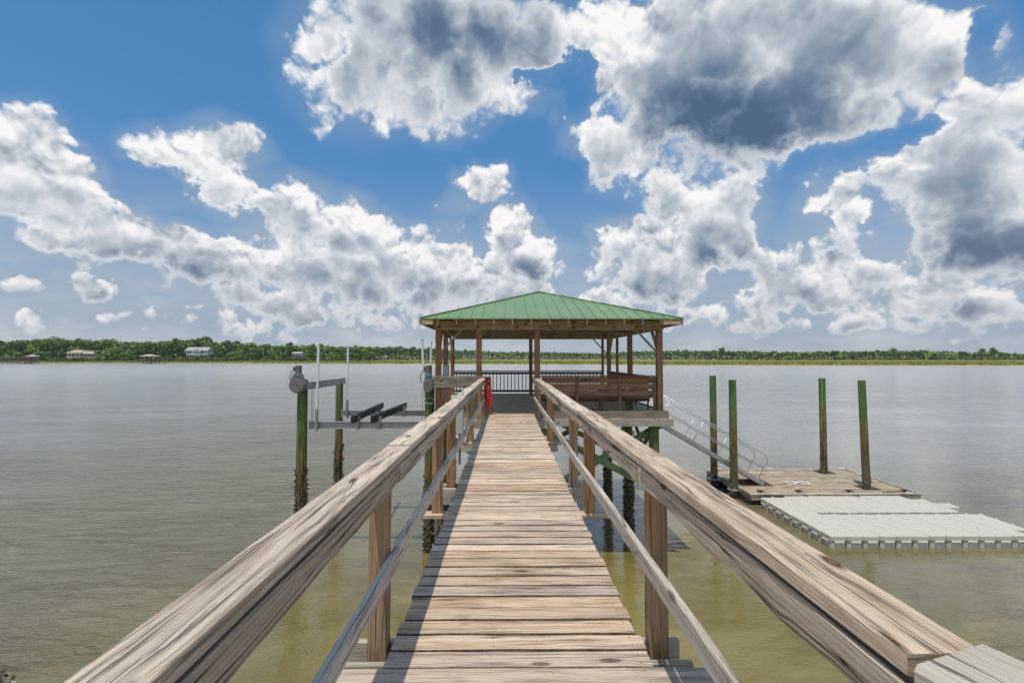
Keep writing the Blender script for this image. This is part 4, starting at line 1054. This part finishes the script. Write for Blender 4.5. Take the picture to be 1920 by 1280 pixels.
def ground_z(x, y):
    d = y - shore_y(x)
    for (a, b_), (c, e) in zip([(12, -3.62), (60, -3.1), (120, -2.2), (200, -.8), (700, .5)], [(60, -3.1), (120, -2.2), (200, -.8), (700, .5), (6500, 3)]):
        if d <= c: return b_ + (e - b_) * (d - a) / (c - a)
    return 3
HOUSES = [(352, 393), (128, 192), (549, 569)]
def zone(px):
    if px < 60: return 'far left, left of the pier roof'
    if px < 128: return 'just left of the tan house'
    if px < 200: return 'behind the tan house'
    if px < 270: return 'just right of the tan house'
    if px < 352: return 'left of the large white house'
    if px < 400: return 'behind the large white house'
    if px < 480: return 'just right of the large white house'
    if px < 549: return 'left of the small white house'
    if px < 650: return 'right of the small white house'
    if px < 800: return 'left of the pavilion'
    if px < 1010: return 'seen through the left half of the pavilion'
    if px < 1250: return 'seen through the right half of the pavilion'
    if px < 1450: return 'just right of the pavilion'
    if px < 1650: return 'above the two right-hand pilings'
    return 'at the far right end of the wood'
def depth(px):
    if px < 640: return 640
    if px < 860: return 640 + (px - 640) * .4
    if px < 1240: return 900
    return 640 + max(0, 1400 - px) * .8
px = -140; row = 0
random.seed(11)
while px < 2060:
    left = px < 700
    dpt = depth(px) + random.uniform(-18, 25)
    x = (px - 951) / 900 * dpt
    kind = 'broad' if (left and random.random() < .8) else 'pine'
    zg = ground_z(x, dpt); ztop = CAMZ + (672 - topy(px) - 1.0) * dpt / 900 
    h = (ztop - zg) * random.uniform(.84, 1.06)
    if kind == 'broad': wf = random.uniform(.8, 1.1) * min(1.15, 24 / max(h, 8)); sp = 8.5
    else: wf = random.uniform(.85, 1.25); sp = 6.5
    if not left and h < 14: wf *= 1.3
    plant(kind, random.randrange(4), x, dpt, zg - .2, h, wf, ('tall pine on the far shore ' if kind == 'pine' else 'rounded green tree on the far shore ') + zone(px), ('pines ' if kind == 'pine' else 'broadleaf trees ') + zone(px))
    px += sp * random.uniform(.8, 1.25)
# lone pines standing above the right shore
for (px, ty) in ((1354, 650), (1357, 651), (1845, 655), (1850, 653), (1870, 652), (1874, 651), (1892, 661), (1912, 661), (1680, 652)):
    dpt = 600; x = (px - 951) / 900 * dpt; zg = ground_z(x, dpt); zt = CAMZ + (672 - ty) * dpt / 900
    plant('pine', random.randrange(4), x, dpt, zg, (zt - zg) * 1.02, 1.0, 'taller lone pine rising above the wood right of the pavilion', 'lone pines above the right wood')
# lower front trees and shrubs with lighter greens
px = -100
while px < 700:
    if not any(a - 2 < px < b_ + 2 for a, b_ in HOUSES[:1]):
        dpt = random.uniform(585, 612); x = (px - 951) / 900 * dpt; zg = ground_z(x, dpt)
        if random.random() < .55: plant('shrub', random.randrange(3), x, dpt, zg - .3, random.uniform(4.5, 8.5), random.uniform(.9, 1.5), 'low shrub at the foot of the far wood ' + zone(px), 'shrubs ' + zone(px))
        else: plant('broad', random.randrange(4), x, dpt, zg - .3, random.uniform(10, 17), random.uniform(.9, 1.15), 'small light green tree before the far wood ' + zone(px), 'small trees ' + zone(px))
    px += random.uniform(8, 15)
for px in (132, 148, 153, 162, 168, 355, 358, 384, 390, 553, 565, 395, 402, 410, 418, 426, 345, 338, 330, 322, 140, 175, 186, 540, 575):
    dpt = 575; x = (px - 951) / 900 * dpt; zg = ground_z(x, dpt)
    plant('shrub', random.randrange(3), x, dpt, zg - .3, random.uniform(7, 9), 1.0, 'dense shrub standing forward of the trees beside a house on the far shore', 'shrubs beside the far houses')
# the rest of the wood: one mass behind the front row
mb = MB(); mw = [mb.mat(M['leaf']), mb.mat(M['pine'])]; q = random.Random(3)
protos = [MBp for MBp in (crown_mesh('broad', 500, 110), crown_mesh('broad', 501, 110), crown_mesh('pine', 502, 70), crown_mesh('pine', 503, 70))]
for _ in range(1500):
    px = q.uniform(-400, 2400); dpt = depth(px) + q.uniform(20, 190); x = (px - 951) / 900 * dpt
    zg = ground_z(x, dpt); zt = CAMZ + (672 - topy(px) - 1.5) * dpt / 900; h = (zt - zg) * q.uniform(.72, .98)
    isl = px < 640; pk = q.choice((0, 1)) if (isl and q.random() < .8) else q.choice((2, 3)); pr = protos[pk]; mi = 0 if pk < 2 else 1
    ca, sa = math.cos(q.uniform(0, 6)), 0; an = q.uniform(0, 6.28); ca, sa = math.cos(an), math.sin(an); wx = h * q.uniform(.8, 1.3) * (1.25 if not isl else 1) * 1.3
    tone = q.uniform(-.15, .2); b0 = len(mb.v)
    mb.v += [(x + (a * ca - b_ * sa) * wx, dpt + (a * sa + b_ * ca) * wx, zg + (c * 1.0 - (.12 if pk > 1 else .1)) * h * 1.06) for a, b_, c in pr.v]
    for f, rv in zip(pr.f, pr.r): mb.face(tuple(b0 + k for k in f), [(0, 0)] * 5, min(1, max(0, rv + tone)), mi)
# dark understorey of stems and brush that closes the foot of the wood
for _ in range(26000):
    px = q.uniform(-400, 2400); dpt = depth(px) + q.uniform(-2, 60); x = (px - 951) / 900 * dpt; zg = ground_z(x, dpt)
    hz = q.uniform(0, .80) * (CAMZ + (672 - topy(px)) * dpt / 900 - zg); s_ = q.uniform(.9, 2.1); b0 = len(mb.v)
    a = Vector((q.uniform(-1, 1), q.uniform(-1, 1), q.uniform(-1, 1))).normalized(); b_ = a.orthogonal().normalized(); c = Vector((x, dpt, zg + hz))
    for (u, v_) in ((-1, -.6), (.2, -1), (1, .1), (.3, 1), (-.8, .7)): mb.v.append(tuple(c + a * u * s_ + b_ * v_ * s_))
    mb.face(tuple(range(b0, b0 + 5)), [(0, 0)] * 5, q.uniform(0, .6), q.choice((0, 1)))
o = mb.build('woodland'); o['kind'] = 'stuff'; tag(o, 'dense mass of distant wood behind the front trees of the far shore', 'woodland')

# ---------------------------------------------------------------- far houses, piers
def far_box(o, name, px0, px1, py0, py1, Y, d, mat):
    x0, x1 = (px0 - 951) / 900 * Y, (px1 - 951) / 900 * Y; z0, z1 = CAMZ + (672 - py1) * Y / 900, CAMZ + (672 - py0) * Y / 900
    return MB().box(((x0 + x1) / 2, Y + d / 2, (z0 + z1) / 2), (x1 - x0, d, z1 - z0), mat, ch=.01).build(name, o)
def gable(o, px0, px1, pyr, pye, Y, d, mat, hip=0):
    x0, x1 = (px0 - 951) / 900 * Y, (px1 - 951) / 900 * Y; ze, zr = CAMZ + (672 - pye) * Y / 900, CAMZ + (672 - pyr) * Y / 900
    mb = MB(); h = hip * (x1 - x0)
    A_ = [(x0, Y - 1, ze), (x1, Y - 1, ze), (x1, Y + d + 1, ze), (x0, Y + d + 1, ze)]; r0, r1 = (x0 + h, Y + d / 2, zr), (x1 - h, Y + d / 2, zr)
    mb.ngon([A_[0], A_[1], r1, r0], mat); mb.ngon([A_[2], A_[3], r0, r1], mat); mb.ngon([A_[1], A_[2], r1], mat); mb.ngon([A_[3], A_[0], r0], mat); mb.ngon(A_[::-1], mat)
    return fix_normals(mb.build('roof', o))
def windows(o, xs_, py0, py1, w, Y):
    for px in xs_: 
        far_box(o, 'window', px, px + w, py0, py1, Y - .25, .3, M['window'])
def cx(px, Y): return (px - 951) / 900 * Y
h1 = thing('white_house', 'large white waterfront house with a long grey roof and raised porch on the far shore', 'house', (cx(372, 590), 590, 0))
far_box(h1, 'wall', 353, 392, 657, 664.5, 590, 12, M['white']); gable(h1, 351, 394, 650.5, 657, 590, 12, M['shingle'])
far_box(h1, 'gable_wall', 366, 379, 656.8, 668, 587, 3.2, M['white']); 
g_ = MB().ngon([(cx(365, 586), 586, 11.2), (cx(380, 586), 586, 11.2), (cx(372.5, 586), 586, 14)], M['white']).build('gable', h1)
windows(h1, (355.5, 360, 382, 387), 658.8, 662.5, 2.2, 590); windows(h1, (368.5, 374), 658.8, 662, 2.3, 587)
for px in (354, 360, 366, 379, 385, 391): far_box(h1, 'porch_post', px, px + .6, 664.5, 671.5, 588, .4, M['white'])
far_box(h1, 'porch_floor', 353, 392, 664.5, 665.3, 586.5, 4, M['white']); far_box(h1, 'lower_wall', 356, 390, 665.4, 671.5, 594, 8, M['tan'])
h2 = thing('tan_house', 'low tan house with a hipped tan roof half hidden by shrubs on the far shore', 'house', (cx(160, 590), 590, 0))
far_box(h2, 'wall', 133, 158, 661.5, 671, 590, 14, M['tan']); gable(h2, 131, 160, 655.8, 661.5, 590, 14, M['shingletan'], .2)
far_box(h2, 'wing', 158, 190, 663, 671, 592, 12, M['tan']); gable(h2, 156, 192, 658, 663, 592, 12, M['shingletan'], .2); windows(h2, (137, 143, 150, 165, 172, 180), 664, 668, 2.5, 590)
h3 = thing('small_white_house', 'small white house on posts further right on the far shore', 'house', (cx(558, 600), 600, 0))
far_box(h3, 'wall', 550, 567, 662.5, 667.5, 600, 9, M['white']); gable(h3, 549, 568, 659.5, 662.5, 600, 9, M['shingle']); windows(h3, (552, 556.5, 561), 663.6, 666.4, 1.6, 600)
for px in (550.5, 555, 560, 566): far_box(h3, 'house_post', px, px + .6, 667.5, 673, 600, .4, M['white'])
def pier(label, deck, roof, Y, pys):
    pr = thing('far_pier', label, 'pier', (cx(roof[0], Y), Y, 0))
    x0, x1 = deck; zt = CAMZ + (672 - pys) * Y / 900
    MB().box(((cx(x0, Y) + cx(x1, Y)) / 2, Y, zt), (cx(x1, Y) - cx(x0, Y), 2.0, .5), M['farwood']).build('deck', pr)
    MB().box(((cx(x0, Y) + cx(x1, Y)) / 2, Y - .9, zt + 1.1), (cx(x1, Y) - cx(x0, Y), .12, .2), M['farwood']).build('railing', pr)
    px = x0
    while px <= x1: MB().post(cx(px, Y), Y, WZ - 1, zt + 1.1, .5, M['farwood']).build('piling', pr); px += 4.5
    a, b_, pr0, pe = roof; x0, x1 = cx(a, Y), cx(b_, Y); ze = CAMZ + (672 - pe) * Y / 900; zr = CAMZ + (672 - pr0) * Y / 900; d = (x1 - x0) * .8
    mb = MB(); Cn = [(x0, Y - d / 2, ze), (x1, Y - d / 2, ze), (x1, Y + d / 2, ze), (x0, Y + d / 2, ze)]; r0, r1 = ((x0 * .65 + x1 * .35), Y, zr), ((x0 * .35 + x1 * .65), Y, zr)
    mb.ngon([Cn[0], Cn[1], r1, r0], M['shingletan']); mb.ngon([Cn[2], Cn[3], r0, r1], M['shingletan']); mb.ngon([Cn[1], Cn[2], r1], M['shingletan']); mb.ngon([Cn[3], Cn[0], r0], M['shingletan']); mb.ngon(Cn[::-1], M['farwood'])
    fix_normals(mb.build('roof', pr))
    for k in range(4):
        for s_ in (-1, 1): MB().post(x0 + (x1 - x0) * (.06 + .293 * k), Y + s_ * d * .42, WZ - 1, ze + .1, .45, M['farwood']).build('post', pr)
    MB().box(((x0 + x1) / 2, Y, zt), (x1 - x0, d, .5), M['farwood']).build('platform', pr)
pier('long far pier with a small tan roof at its head, at the left edge', (-120, 77), (62, 78, 664.5, 668.3), 500, 671.5)
pier('far pier head with a wide tan roof, left of the white house', (276, 318), (272, 299, 664, 667.8), 515, 674)

# ---------------------------------------------------------------- air
hz_m = D.materials.new('air'); hz_m.use_nodes = True; tt = NT(hz_m.node_tree); tt.n.clear()
ho = tt.n.new('ShaderNodeOutputMaterial'); hv = tt.n.new('ShaderNodeVolumePrincipled'); tt.l.new(hv.outputs[0], ho.inputs['Volume'])
hv.inputs['Color'].default_value = (.72, .82, .95, 1); hv.inputs['Density'].default_value = .00007; hv.inputs['Anisotropy'].default_value = .2
if True:
    hb = MB().prism([(-3500, -6), (3500, -6), (3500, 60), (-3500, 60)], -300, 5500, hz_m).build('haze'); fix_normals(hb); hb['kind'] = 'stuff'; tag(hb, 'thin pale summer haze over the water and far shore', 'haze')
